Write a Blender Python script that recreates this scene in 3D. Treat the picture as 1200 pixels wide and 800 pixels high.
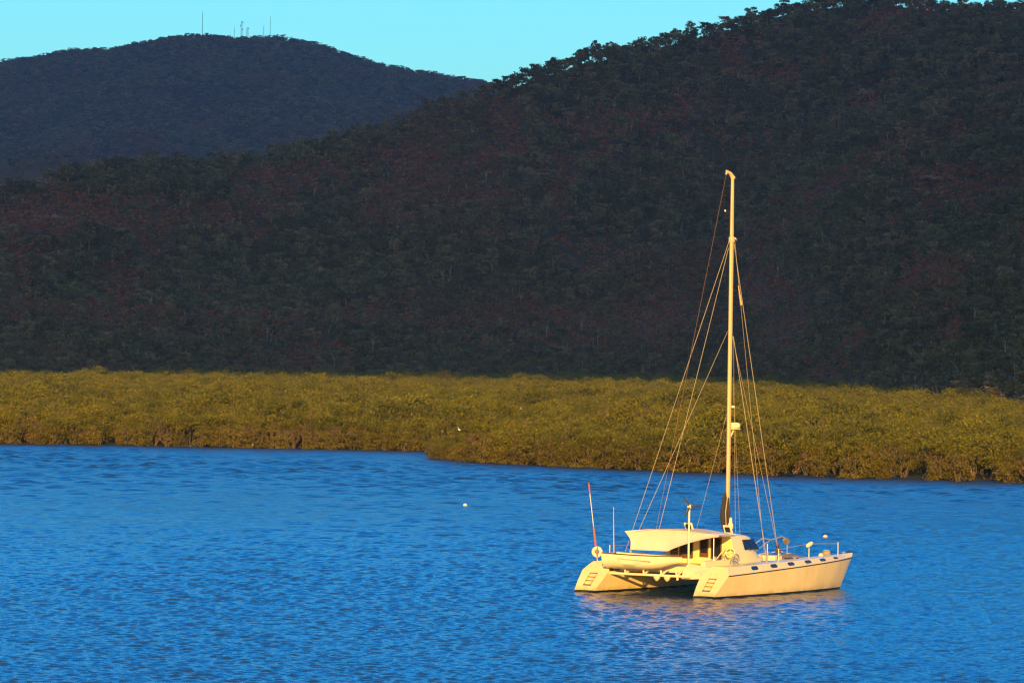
import bpy, math, random
import numpy as np
from mathutils import Matrix, Vector

R = math.radians
random.seed(7)
rng = np.random.default_rng(11)
for o in list(bpy.data.objects):
    bpy.data.objects.remove(o, do_unlink=True)
scene = bpy.context.scene
COL = scene.collection

# ------------------------------------------------------------------ camera
F = 4986.0            # focal length in pixels of a 1200 px wide picture
CAM_H = 9.8
PITCH = 16.0 / F
ROLL = 0.016
cd = bpy.data.cameras.new('camera')
cam = bpy.data.objects.new('camera', cd)
COL.objects.link(cam)
cd.sensor_width = 36.0
cd.lens = 36.0 * F / 1200.0
cd.clip_start = 1.0
cd.clip_end = 40000.0
cam.matrix_world = Matrix.Translation((0, 0, CAM_H)) @ Matrix.Rotation(math.pi / 2 + PITCH, 4, 'X') @ Matrix.Rotation(ROLL, 4, 'Z')
scene.camera = cam

# ------------------------------------------------------------------ sun, sky, exposure
SUN_EL, SUN_AZ = R(12.0), R(2.0)      # low sun behind the camera, a little to the left
TO_SUN = Vector((-math.sin(SUN_AZ) * math.cos(SUN_EL), -math.cos(SUN_AZ) * math.cos(SUN_EL), math.sin(SUN_EL)))
sd = bpy.data.lights.new('sun', 'SUN')
sd.energy = 5.0
sd.angle = R(0.5)
sd.color = (1.0, 0.58, 0.17)
sun = bpy.data.objects.new('sun', sd)
COL.objects.link(sun)
sun.rotation_euler = TO_SUN.to_track_quat('Z', 'Y').to_euler()
sun.location = TO_SUN * 300

world = bpy.data.worlds.new('World')
scene.world = world
world.use_nodes = True
wn = world.node_tree
wn.nodes.clear()
w_out = wn.nodes.new('ShaderNodeOutputWorld')
w_bg = wn.nodes.new('ShaderNodeBackground')
w_sky = wn.nodes.new('ShaderNodeTexSky')
w_sky.sky_type = 'NISHITA'
w_sky.sun_disc = False
w_sky.sun_elevation = SUN_EL
w_sky.sun_rotation = math.pi + SUN_AZ
w_sky.air_density = 1.0
w_sky.dust_density = 0.3
w_sky.ozone_density = 2.5
w_tc = wn.nodes.new('ShaderNodeTexCoord')
w_sep = wn.nodes.new('ShaderNodeSeparateXYZ')
w_ramp = wn.nodes.new('ShaderNodeValToRGB')
w_mul = wn.nodes.new('ShaderNodeMix')
w_mul.data_type = 'RGBA'
w_mul.blend_type = 'MULTIPLY'
w_mul.inputs[0].default_value = 1.0
e = w_ramp.color_ramp.elements
e[0].position, e[0].color = 0.0, (0.43, 0.82, 0.92, 1)
e[1].position, e[1].color = 0.085, (0.32, 0.78, 0.93, 1)
x = e.new(0.17); x.color = (0.010, 0.76, 1.58, 1)
x = e.new(0.36); x.color = (0.008, 0.50, 1.16, 1)
x = e.new(0.68); x.color = (2.1, 2.1, 1.95, 1)
wn.links.new(w_tc.outputs['Generated'], w_sep.inputs[0])
wn.links.new(w_sep.outputs['Z'], w_ramp.inputs[0])
wn.links.new(w_sky.outputs[0], w_mul.inputs[6])
# the sky round the low sun stays warm, the sky opposite is clear blue
w_warm = wn.nodes.new('ShaderNodeMapRange')
w_warm.inputs[1].default_value, w_warm.inputs[2].default_value = 0.25, -0.35
wn.links.new(w_sep.outputs['Y'], w_warm.inputs[0])
w_mix = wn.nodes.new('ShaderNodeMix'); w_mix.data_type = 'RGBA'
wn.links.new(w_warm.outputs[0], w_mix.inputs[0])
wn.links.new(w_ramp.outputs[0], w_mix.inputs[6])
w_mix.inputs[7].default_value = (1.0, 0.72, 0.46, 1)
wn.links.new(w_mix.outputs[2], w_mul.inputs[7])
wn.links.new(w_mul.outputs[2], w_bg.inputs[0])
wn.links.new(w_bg.outputs[0], w_out.inputs[0])
w_bg.inputs[1].default_value = 0.135

vs = scene.view_settings
vs.view_transform = 'Standard'
vs.look = 'None'
vs.exposure = 0.65
vs.gamma = 1.0
vs.use_curve_mapping = False
scene.render.engine = 'CYCLES'
scene.cycles.use_denoising = True
scene.cycles.denoiser = 'OPENIMAGEDENOISE'
scene.cycles.denoising_input_passes = 'RGB_ALBEDO_NORMAL'
scene.cycles.denoising_prefilter = 'ACCURATE'
scene.cycles.pixel_filter_type = 'BLACKMAN_HARRIS'
scene.cycles.filter_width = 1.3
scene.cycles.max_bounces = 6
scene.cycles.diffuse_bounces = 3
scene.cycles.glossy_bounces = 3
scene.cycles.transparent_max_bounces = 4
scene.cycles.volume_bounces = 0
scene.cycles.sample_clamp_indirect = 6.0

# ------------------------------------------------------------------ pixel <-> world helpers (measurements of the photograph)
def unroll(px, py):
    dx, dy = px - 600.0, py - 400.0
    c, s = math.cos(ROLL), math.sin(ROLL)
    return dx * c + dy * s, -dx * s + dy * c

def direction(px, py):
    u, v = unroll(px, py)
    return u / F, (16.0 - v) / F       # tan of bearing, tan of elevation

def on_water(px, py, z=0.0):
    a, t = direction(px, py)
    d = (z - CAM_H) / t
    return Vector((a * d, d, z))

def sines(n, lo, hi, seed):
    g = np.random.default_rng(seed)
    k = np.exp(g.uniform(np.log(lo), np.log(hi), n))
    th = g.uniform(0, 2 * np.pi, n)
    return k * np.cos(th), k * np.sin(th), g.uniform(0, 2 * np.pi, n), k

def fbm(x, y, lo, hi, seed, n=24):
    kx, ky, ph, k = sines(n, lo, hi, seed)
    out = np.zeros(np.broadcast(x, y).shape)
    w = (lo / k) ** 0.8
    for i in range(n):
        out += w[i] * np.sin(kx[i] * x + ky[i] * y + ph[i])
    return out / math.sqrt((w ** 2).sum() / 2)

# ------------------------------------------------------------------ object helpers
def tag(o, label=None, cat=None, group=None, kind=None):
    if label: o['label'] = label
    if cat: o['category'] = cat
    if group: o['group'] = group
    if kind: o['kind'] = kind
    return o

def link(name, mesh, parent=None, loc=None):
    o = bpy.data.objects.new(name, mesh)
    COL.objects.link(o)
    if parent is not None: o.parent = parent
    if loc is not None: o.location = loc
    return o

def empty(name, loc=(0, 0, 0), rz=0.0):
    o = bpy.data.objects.new(name, None)
    COL.objects.link(o)
    o.location = loc
    o.rotation_euler = (0, 0, rz)
    o.empty_display_size = 0.3
    return o

def np_mesh(name, verts, quads, mats=(), mat_idx=None, smooth=False, attr=None):
    """mesh from numpy arrays; quads (n,4)"""
    me = bpy.data.meshes.new(name)
    verts = np.asarray(verts, dtype=np.float32)
    quads = np.asarray(quads, dtype=np.int32)
    nq = len(quads)
    me.vertices.add(len(verts))
    me.vertices.foreach_set('co', verts.ravel())
    me.loops.add(nq * 4)
    me.loops.foreach_set('vertex_index', quads.ravel())
    me.polygons.add(nq)
    me.polygons.foreach_set('loop_start', np.arange(0, nq * 4, 4, dtype=np.int32))
    if mat_idx is not None:
        me.polygons.foreach_set('material_index', np.asarray(mat_idx, dtype=np.int32))
    me.polygons.foreach_set('use_smooth', np.full(nq, smooth, dtype=bool))
    for m in mats: me.materials.append(m)
    me.update(calc_edges=True)
    if attr is not None:
        at = me.attributes.new('leafvar', 'FLOAT', 'POINT')
        at.data.foreach_set('value', np.asarray(attr, dtype=np.float32))
    return me

def rot_to(dirv):
    return Vector(dirv).to_track_quat('Z', 'Y').to_matrix()

class MB:
    """collects shapes, builds ONE mesh object"""
    def __init__(s):
        s.v, s.f = [], []
    def add(s, vs_, fs):
        b = len(s.v)
        s.v += [tuple(p) for p in vs_]
        s.f += [tuple(i + b for i in q) for q in fs]
        return s
    def box(s, x0, x1, y0, y1, z0, z1):
        v = [(x0, y0, z0), (x1, y0, z0), (x1, y1, z0), (x0, y1, z0), (x0, y0, z1), (x1, y0, z1), (x1, y1, z1), (x0, y1, z1)]
        return s.add(v, [(0, 3, 2, 1), (4, 5, 6, 7), (0, 1, 5, 4), (1, 2, 6, 5), (2, 3, 7, 6), (3, 0, 4, 7)])
    def loft(s, rings, cap0=True, cap1=True, closed=True):
        n = len(rings[0])
        v = [p for r in rings for p in r]
        f = []
        for i in range(len(rings) - 1):
            for j in range(n if closed else n - 1):
                k = (j + 1) % n
                f.append((i * n + j, i * n + k, (i + 1) * n + k, (i + 1) * n + j))
        if cap0: f.append(tuple(range(n - 1, -1, -1)))
        if cap1: f.append(tuple((len(rings) - 1) * n + j for j in range(n)))
        return s.add(v, f)
    def tube(s, pts, rad, n=8):
        pts = [Vector(p) for p in pts]
        if not isinstance(rad, (list, tuple)): rad = [rad] * len(pts)
        rings = []
        for i, p in enumerate(pts):
            d = (pts[min(i + 1, len(pts) - 1)] - pts[max(i - 1, 0)])
            m = rot_to(d)
            rings.append([p + m @ Vector((math.cos(t) * rad[i], math.sin(t) * rad[i], 0)) for t in [2 * math.pi * j / n for j in range(n)]])
        return s.loft(rings)
    def lathe(s, c, prof, axis=(0, 0, 1), n=16):
        m = rot_to(axis); c = Vector(c)
        rings = [[c + m @ Vector((math.cos(t) * r, math.sin(t) * r, h)) for t in [2 * math.pi * j / n for j in range(n)]] for r, h in prof]
        return s.loft(rings)
    def torus(s, c, R0, r, axis=(0, 0, 1), n=20, k=8, a0=0.0, a1=2 * math.pi, sx=1.0):
        m = rot_to(axis); c = Vector(c)
        full = abs(a1 - a0 - 2 * math.pi) < 1e-6
        steps = n if full else n + 1
        rings = []
        for i in range(steps):
            t = a0 + (a1 - a0) * i / n
            rings.append([c + m @ Vector(((R0 + r * math.cos(p)) * math.cos(t) * sx, (R0 + r * math.cos(p)) * math.sin(t), r * math.sin(p))) for p in [2 * math.pi * j / k for j in range(k)]])
        if full: rings.append(rings[0])
        return s.loft(rings, not full, not full)
    def prism(s, poly, off):
        n = len(poly); off = Vector(off)
        a = [Vector(p) for p in poly]; b = [p + off for p in a]
        return s.add(a + b, [tuple(range(n - 1, -1, -1)), tuple(range(n, 2 * n))] + [(i, (i + 1) % n, n + (i + 1) % n, n + i) for i in range(n)])
    def build(s, name, m, parent=None, smooth=None, bevel=0.0):
        me = bpy.data.meshes.new(name)
        me.from_pydata(s.v, [], s.f)
        import bmesh
        b = bmesh.new(); b.from_mesh(me)
        bmesh.ops.remove_doubles(b, verts=b.verts, dist=1e-5)
        bmesh.ops.recalc_face_normals(b, faces=b.faces)
        b.to_mesh(me); b.free()
        me.materials.append(m)
        if smooth is not None:
            me.polygons.foreach_set('use_smooth', [True] * len(me.polygons))
            me.set_sharp_from_angle(angle=R(smooth))
        o = link(name, me, parent)
        if bevel:
            bm_ = o.modifiers.new('bevel', 'BEVEL'); bm_.width = bevel; bm_.segments = 2; bm_.limit_method = 'ANGLE'
        return o

# ------------------------------------------------------------------ materials
def new_mat(name):
    m = bpy.data.materials.new(name)
    m.use_nodes = True
    nt = m.node_tree
    return m, nt, nt.nodes['Principled BSDF']

def noise_node(nt, scale, detail=4, vec=None, rough=0.55):
    n = nt.nodes.new('ShaderNodeTexNoise')
    n.inputs['Scale'].default_value = scale
    n.inputs['Detail'].default_value = detail
    n.inputs['Roughness'].default_value = rough
    if vec is not None: nt.links.new(vec, n.inputs['Vector'])
    return n

def ramp_node(nt, src, stops):
    r = nt.nodes.new('ShaderNodeValToRGB')
    el = r.color_ramp.elements
    el[0].position, el[0].color = stops[0][0], (*stops[0][1], 1)
    el[1].position, el[1].color = stops[-1][0], (*stops[-1][1], 1)
    for p, c in stops[1:-1]:
        k = el.new(p); k.color = (*c, 1)
    if src is not None: nt.links.new(src, r.inputs[0])
    return r

def mixc(nt, fac, a, b, mode='MIX'):
    n = nt.nodes.new('ShaderNodeMix'); n.data_type = 'RGBA'; n.blend_type = mode
    for sock, val in ((n.inputs[0], fac), (n.inputs[6], a), (n.inputs[7], b)):
        if hasattr(val, 'links'): nt.links.new(val, sock)
        elif isinstance(val, (int, float)): sock.default_value = val
        else: sock.default_value = (*val, 1)
    return n.outputs[2]

def paint(name, col, rough=0.35, var=0.12, scale=1.5, metal=0.0, bump=0.0):
    m, nt, b = new_mat(name)
    tc = nt.nodes.new('ShaderNodeTexCoord')
    n1 = noise_node(nt, scale, 5, tc.outputs['Object'])
    n2 = noise_node(nt, scale * 9, 3, tc.outputs['Object'])
    d = tuple(c * (1 - var) for c in col)
    l = tuple(min(1, c * (1 + var * 0.5)) for c in col)
    c1 = ramp_node(nt, n1.outputs[0], [(0.3, d), (0.7, l)]).outputs[0]
    c2 = mixc(nt, 0.25, c1, ramp_node(nt, n2.outputs[0], [(0.35, d), (0.65, l)]).outputs[0])
    nt.links.new(c2, b.inputs['Base Color'])
    mr = nt.nodes.new('ShaderNodeMapRange')
    mr.inputs[3].default_value = max(0.05, rough - 0.1); mr.inputs[4].default_value = rough + 0.12
    nt.links.new(n1.outputs[0], mr.inputs[0]); nt.links.new(mr.outputs[0], b.inputs['Roughness'])
    b.inputs['Metallic'].default_value = metal
    if bump:
        bp = nt.nodes.new('ShaderNodeBump'); bp.inputs['Strength'].default_value = bump; bp.inputs['Distance'].default_value = 0.02
        nt.links.new(n2.outputs[0], bp.inputs['Height']); nt.links.new(bp.outputs[0], b.inputs['Normal'])
    return m

def hull_paint():
    """cream gelcoat with a dark antifouling band painted up to just above the waterline"""
    m, nt, b = new_mat('hull_paint')
    tc = nt.nodes.new('ShaderNodeTexCoord')
    sp = nt.nodes.new('ShaderNodeSeparateXYZ'); nt.links.new(tc.outputs['Object'], sp.inputs[0])
    n1 = noise_node(nt, 0.9, 5, tc.outputs['Object'])
    mp = nt.nodes.new('ShaderNodeMapping'); mp.inputs['Scale'].default_value = (5, 5, 0.35)
    nt.links.new(tc.outputs['Object'], mp.inputs[0])
    n2 = noise_node(nt, 1.0, 4, mp.outputs[0])
    c1 = ramp_node(nt, n1.outputs[0], [(0.3, (0.80, 0.63, 0.31)), (0.7, (0.87, 0.72, 0.39))]).outputs[0]
    c2 = mixc(nt, ramp_node(nt, n2.outputs[0], [(0.55, (0, 0, 0)), (0.8, (0.35, 0.35, 0.35))]).outputs[0], c1, (0.55, 0.44, 0.25))
    # tide-line scum with an uneven upper edge
    sc = nt.nodes.new('ShaderNodeMapRange'); sc.inputs[1].default_value = 0.30; sc.inputs[2].default_value = 0.08
    nt.links.new(sp.outputs['Z'], sc.inputs[0])
    n4 = noise_node(nt, 2.5, 4, tc.outputs['Object'])
    scm = nt.nodes.new('ShaderNodeMath'); scm.operation = 'MULTIPLY'; nt.links.new(sc.outputs[0], scm.inputs[0])
    nt.links.new(ramp_node(nt, n4.outputs[0], [(0.35, (0.1, 0.1, 0.1)), (0.7, (0.75, 0.75, 0.75))]).outputs[0], scm.inputs[1])
    c2 = mixc(nt, scm.outputs[0], c2, (0.36, 0.25, 0.09))
    band = nt.nodes.new('ShaderNodeMath'); band.operation = 'LESS_THAN'; band.inputs[1].default_value = 0.085
    nt.links.new(sp.outputs['Z'], band.inputs[0])
    nt.links.new(mixc(nt, band.outputs[0], c2, (0.02, 0.018, 0.02)), b.inputs['Base Color'])
    b.inputs['Roughness'].default_value = 0.27
    return m

def foliage_mat(name, stops, patch=None, patch_scale=0.01, rough=0.6, transl=0.25, var=(0.5, 1.45)):
    m, nt, b = new_mat(name)
    oi = nt.nodes.new('ShaderNodeObjectInfo')
    at = nt.nodes.new('ShaderNodeAttribute'); at.attribute_name = 'leafvar'
    geo = nt.nodes.new('ShaderNodeNewGeometry')
    c = ramp_node(nt, oi.outputs['Random'], stops).outputs[0]
    if patch:
        n1 = noise_node(nt, patch_scale, 3, geo.outputs['Position'])
        f = ramp_node(nt, n1.outputs[0], [(0.54, (0, 0, 0)), (0.72, (1, 1, 1))]).outputs[0]
        c = mixc(nt, f, c, patch)
    v = ramp_node(nt, at.outputs['Fac'], [(0.0, (var[0],) * 3), (1.0, (var[1],) * 3)]).outputs[0]
    c = mixc(nt, 1.0, c, v, 'MULTIPLY')
    nt.links.new(c, b.inputs['Base Color'])
    b.inputs['Roughness'].default_value = rough
    b.inputs['Specular IOR Level'].default_value = 0.25
    if transl:
        t = nt.nodes.new('ShaderNodeBsdfTranslucent'); nt.links.new(c, t.inputs[0])
        ms = nt.nodes.new('ShaderNodeMixShader'); ms.inputs[0].default_value = transl
        out = nt.nodes['Material Output']
        nt.links.new(b.outputs[0], ms.inputs[1]); nt.links.new(t.outputs[0], ms.inputs[2]); nt.links.new(ms.outputs[0], out.inputs[0])
    return m

def ground_mat(name, a, b_, c_, scale):
    m, nt, b = new_mat(name)
    geo = nt.nodes.new('ShaderNodeNewGeometry')
    n1 = noise_node(nt, scale, 5, geo.outputs['Position'])
    n2 = noise_node(nt, scale * 14, 4, geo.outputs['Position'])
    c1 = ramp_node(nt, n1.outputs[0], [(0.38, a), (0.5, b_), (0.64, c_)]).outputs[0]
    v = ramp_node(nt, n2.outputs[0], [(0.3, (0.6, 0.6, 0.6)), (0.7, (1.3, 1.3, 1.3))]).outputs[0]
    nt.links.new(mixc(nt, 1.0, c1, v, 'MULTIPLY'), b.inputs['Base Color'])
    b.inputs['Roughness'].default_value = 0.9
    b.inputs['Specular IOR Level'].default_value = 0.1
    return m

def water_mat():
    m, nt, b = new_mat('water')
    geo = nt.nodes.new('ShaderNodeNewGeometry')
    b.inputs['Base Color'].default_value = (0.0005, 0.03, 0.09, 1)
    b.inputs['Roughness'].default_value = 0.10
    b.inputs['IOR'].default_value = 1.333
    b.inputs['Specular Tint'].default_value = (0.62, 0.82, 1.0, 1)
    mp = nt.nodes.new('ShaderNodeMapping'); mp.inputs['Scale'].default_value = (1.0, 0.8, 1.0)
    nt.links.new(geo.outputs['Position'], mp.inputs[0])
    n1 = noise_node(nt, 3.2, 5, mp.outputs[0], 0.65)
    n2 = noise_node(nt, 0.03, 2, mp.outputs[0])
    st = nt.nodes.new('ShaderNodeMapRange'); st.inputs[1].default_value = 0.35; st.inputs[2].default_value = 0.65
    st.inputs[3].default_value = 0.45; st.inputs[4].default_value = 0.62
    nt.links.new(n2.outputs[0], st.inputs[0])
    bp = nt.nodes.new('ShaderNodeBump'); bp.inputs['Distance'].default_value = 0.09
    nt.links.new(n1.outputs[0], bp.inputs['Height']); nt.links.new(st.outputs[0], bp.inputs['Strength'])
    # coarser ripple on the far water, which the wave sheet no longer carries
    sp = nt.nodes.new('ShaderNodeSeparateXYZ'); nt.links.new(geo.outputs['Position'], sp.inputs[0])
    fr = nt.nodes.new('ShaderNodeMapRange'); fr.inputs[1].default_value = 170; fr.inputs[2].default_value = 380; fr.inputs[4].default_value = 1.0
    nt.links.new(sp.outputs['Y'], fr.inputs[0])
    rf = nt.nodes.new('ShaderNodeMapRange'); rf.inputs[1].default_value = 150; rf.inputs[2].default_value = 400
    rf.inputs[3].default_value = 0.08; rf.inputs[4].default_value = 0.24
    nt.links.new(sp.outputs['Y'], rf.inputs[0]); nt.links.new(rf.outputs[0], b.inputs['Roughness'])
    n3 = noise_node(nt, 2.0, 4, mp.outputs[0], 0.65)
    bp2 = nt.nodes.new('ShaderNodeBump'); bp2.inputs['Distance'].default_value = 0.30
    nt.links.new(n3.outputs[0], bp2.inputs['Height']); nt.links.new(fr.outputs[0], bp2.inputs['Strength'])
    nt.links.new(bp.outputs[0], bp2.inputs['Normal'])
    nt.links.new(bp2.outputs[0], b.inputs['Normal'])
    return m

M = {
    'hull': hull_paint(),
    'cream': paint('cream_paint', (0.82, 0.70, 0.42), 0.4, 0.10),
    'white': paint('white_paint', (0.84, 0.75, 0.52), 0.4, 0.08),
    'bulkhead': paint('yellow_paint', (0.80, 0.70, 0.30), 0.45, 0.08),
    'canvas': paint('awning_canvas', (0.80, 0.60, 0.50), 0.85, 0.08, 2.0, 0, 0.3),
    'dark': paint('dark_trim', (0.025, 0.022, 0.025), 0.5, 0.2),
    'glass': paint('tinted_glass', (0.010, 0.014, 0.03), 0.12, 0.2),
    'wood': paint('varnished_wood', (0.15, 0.065, 0.028), 0.45, 0.25, 3.0),
    'alu': paint('mast_paint', (0.64, 0.47, 0.24), 0.4, 0.10, 1.0, 0.0),
    'steel': paint('stainless_tube', (0.60, 0.58, 0.54), 0.3, 0.1, 2.0, 0.6),
    'wire': paint('rigging_wire', (0.42, 0.34, 0.21), 0.5, 0.1),
    'redrope': paint('red_rope', (0.30, 0.15, 0.10), 0.8, 0.15),
    'sail': paint('dark_sail_cover', (0.035, 0.032, 0.04), 0.85, 0.35, 3.0, 0, 0.5),
    'orange': paint('orange_plastic', (0.50, 0.12, 0.045), 0.5, 0.12),
    'net': paint('trampoline_net', (0.28, 0.20, 0.14), 0.9, 0.25, 4.0),
    'rope': paint('mooring_rope', (0.45, 0.36, 0.22), 0.9, 0.25, 6.0),
    'navy': paint('navy_cover', (0.015, 0.02, 0.05), 0.8, 0.2),
    'bird': paint('white_feathers', (0.85, 0.84, 0.80), 0.8, 0.05),
    'beak': paint('yellow_beak', (0.6, 0.4, 0.08), 0.5, 0.1),
    'grey': paint('galvanised_steel', (0.20, 0.22, 0.25), 0.5, 0.15, 0.2, 0.3),
    'rock': ground_mat('pale_rock', (0.12, 0.075, 0.055), (0.20, 0.13, 0.10), (0.27, 0.19, 0.15), 0.5),
    'bark': paint('mangrove_bark', (0.10, 0.072, 0.04), 0.9, 0.3, 4.0),
    'stem': paint('pale_mangrove_stem', (0.33, 0.23, 0.13), 0.9, 0.25, 4.0),
    'gumbark': paint('gum_bark', (0.10, 0.085, 0.075), 0.9, 0.3, 1.0),
    'palebark': paint('pale_gum_bark', (0.36, 0.31, 0.27), 0.9, 0.25, 1.0),
    'cloud': paint('cloud', (0.9, 0.9, 0.9), 1.0, 0.02, 0.001),
    'mangrove': foliage_mat('mangrove_leaves', [(0.0, (0.142, 0.136, 0.009)), (0.5, (0.205, 0.188, 0.011)), (1.0, (0.272, 0.236, 0.013))], (0.25, 0.20, 0.012), 0.03, 0.6, 0.5, (0.72, 1.2)),
    'shorebush': foliage_mat('shore_bush_leaves', [(0.0, (0.155, 0.125, 0.014)), (0.5, (0.21, 0.172, 0.020)), (1.0, (0.25, 0.20, 0.028))], (0.19, 0.185, 0.014), 0.05, 0.6, 0.42, (0.7, 1.2)),
    'twiggy': foliage_mat('dry_mangrove_twigs', [(0.0, (0.16, 0.105, 0.035)), (1.0, (0.23, 0.15, 0.055))], None, 0.03, 0.8, 0.1),
    'gum': foliage_mat('gum_leaves', [(0.0, (0.055, 0.062, 0.038)), (0.4, (0.115, 0.125, 0.064)), (0.8, (0.18, 0.19, 0.088)), (1.0, (0.26, 0.21, 0.13))], (0.21, 0.125, 0.082), 0.011, 0.6, 0.12),
    'scrub': foliage_mat('dry_scrub', [(0.0, (0.24, 0.088, 0.058)), (0.6, (0.31, 0.125, 0.08)), (1.0, (0.28, 0.18, 0.11))], None, 0.01),
    'mud': ground_mat('mud', (0.05, 0.04, 0.02), (0.07, 0.055, 0.025), (0.10, 0.075, 0.03), 0.08),
    'hill': ground_mat('hill_earth', (0.055, 0.042, 0.026), (0.085, 0.052, 0.030), (0.14, 0.066, 0.036), 0.012),
    'farhill': ground_mat('mountain_earth', (0.05, 0.05, 0.04), (0.07, 0.055, 0.045), (0.11, 0.06, 0.05), 0.006),
    'water': water_mat(),
}

# ------------------------------------------------------------------ water: one wave-shaped sheet in the view, a wide sheet below it
def water():
    na, nd = 860, 2100
    a = np.linspace(-0.24, 0.24, na)
    d = 1.0 / np.linspace(1 / 88.0, 1 / 470.0, nd)     # even rows as the sheet recedes
    A, D = np.meshgrid(a, d)
    X, Y = A * D, D
    g = np.random.default_rng(5)
    Z = np.zeros_like(X)
    gust = 0.95 + 0.13 * fbm(X, Y * 0.6, 2 * np.pi / 90, 2 * np.pi / 25, 3, 14)
    gust = np.clip(gust, 0.35, 1.6)
    for i in range(76):
        lam = math.exp(g.uniform(math.log(0.22), math.log(1.05)))
        th = R(-78) + g.normal(0, 0.75)
        k = 2 * math.pi / lam
        amp = 0.0052 * lam ** 0.95
        # thin out what the sheet is too coarse to carry
        step = np.maximum(D * D * 4.6e-6, D * 0.00056)
        carry = np.clip((lam / step - 2.0) / 2.0, 0, 1)
        ph = g.uniform(0, 6.28)
        s = np.sin(k * (X * math.cos(th) + Y * math.sin(th)) + ph)
        Z += amp * carry * (s - 0.18 * np.cos(2 * (k * (X * math.cos(th) + Y * math.sin(th)) + ph)))
    for i in range(26):
        lam = math.exp(g.uniform(math.log(1.3), math.log(3.0)))
        th = R(-78) + g.normal(0, 0.7)
        k = 2 * math.pi / lam
        w = np.clip((D - 170) / 160, 0, 1) * np.clip((lam / np.maximum(D * D * 4.6e-6, D * 0.00056) - 1.8) / 1.2, 0, 1)
        Z += 0.0075 * lam ** 0.95 * w * np.sin(k * (X * math.cos(th) + Y * math.sin(th)) + g.uniform(0, 6.28))
    Z *= gust
    fade = np.clip((0.24 - np.abs(A)) / 0.02, 0, 1)
    Z *= fade
    V = np.stack([X, Y, Z], -1).reshape(-1, 3)
    idx = np.arange(na * nd).reshape(nd, na)
    q = np.stack([idx[:-1, :-1], idx[:-1, 1:], idx[1:, 1:], idx[1:, :-1]], -1).reshape(-1, 4)
    o = link('water', np_mesh('water', V, q, [M['water']], smooth=True))
    tag(o, 'rippled blue water around the catamaran', None, None, 'structure')
    s = MB().add([(-20000, -20000, -0.16), (20000, -20000, -0.16), (20000, 20000, -0.16), (-20000, 20000, -0.16)], [(0, 1, 2, 3)])
    tag(s.build('water', M['water']), 'calm blue water further off', None, None, 'structure')
water()

# ------------------------------------------------------------------ shoreline and the mangrove flat
left_px = [(-420, 514), (-200, 517), (0, 520), (150, 522), (300, 525), (420, 527), (505, 529), (640, 531)]
right_px = [(500, 536), (515, 538), (560, 542), (680, 548), (900, 557), (1060, 562), (1200, 566), (1400, 573), (1700, 585)]
left_w = [on_water(*p) for p in left_px]
right_w = [on_water(*p) for p in right_px]
la = np.array([p.x / p.y for p in left_w]); ld = np.array([p.y for p in left_w])
ra = np.array([p.x / p.y for p in right_w]); rd = np.array([p.y for p in right_w])
A_TIP = ra[0]
def shore_d(a):
    a = np.asarray(a, dtype=float)
    return np.where(a < A_TIP, np.interp(a, la, ld), np.interp(a, ra, rd))

# base of the hill: bearing -> distance
base_px = [(-420, 433), (0, 435), (300, 436), (560, 438), (700, 440), (840, 442), (950, 447), (1060, 456), (1200, 467), (1450, 490)]
CANOPY = 4.0
bw = [on_water(px, py, CANOPY) for px, py in base_px]
ba = np.array([p.x / p.y for p in bw]); bd = np.array([p.y for p in bw])
def base_d(a): return np.interp(a, ba, bd)

def flat_ground():
    aa = np.concatenate([np.linspace(-0.26, A_TIP - 1e-4, 70), np.linspace(A_TIP, 0.26, 90)])
    tt = np.array([0, 0.006, 0.015, 0.04, 0.1, 0.25, 0.5, 0.75, 1.0, 1.12])
    V = []
    for a in aa:
        s0, b0 = float(shore_d(a)), float(base_d(a))
        for k, t in enumerate(tt):
            dd = s0 + (b0 - s0) * t
            z = -0.4 if k == 0 else min(0.35, 0.05 + 0.02 * (dd - s0 - 3))
            V.append((a * dd, dd, z))
    n = len(tt)
    q = [(i * n + j, (i + 1) * n + j, (i + 1) * n + j + 1, i * n + j + 1) for i in range(len(aa) - 1) for j in range(n - 1)]
    tag(link('ground', np_mesh('ground', V, q, [M['mud']], smooth=True)), 'dark mud flat under the mangroves', None, None, 'structure')
flat_ground()

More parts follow.
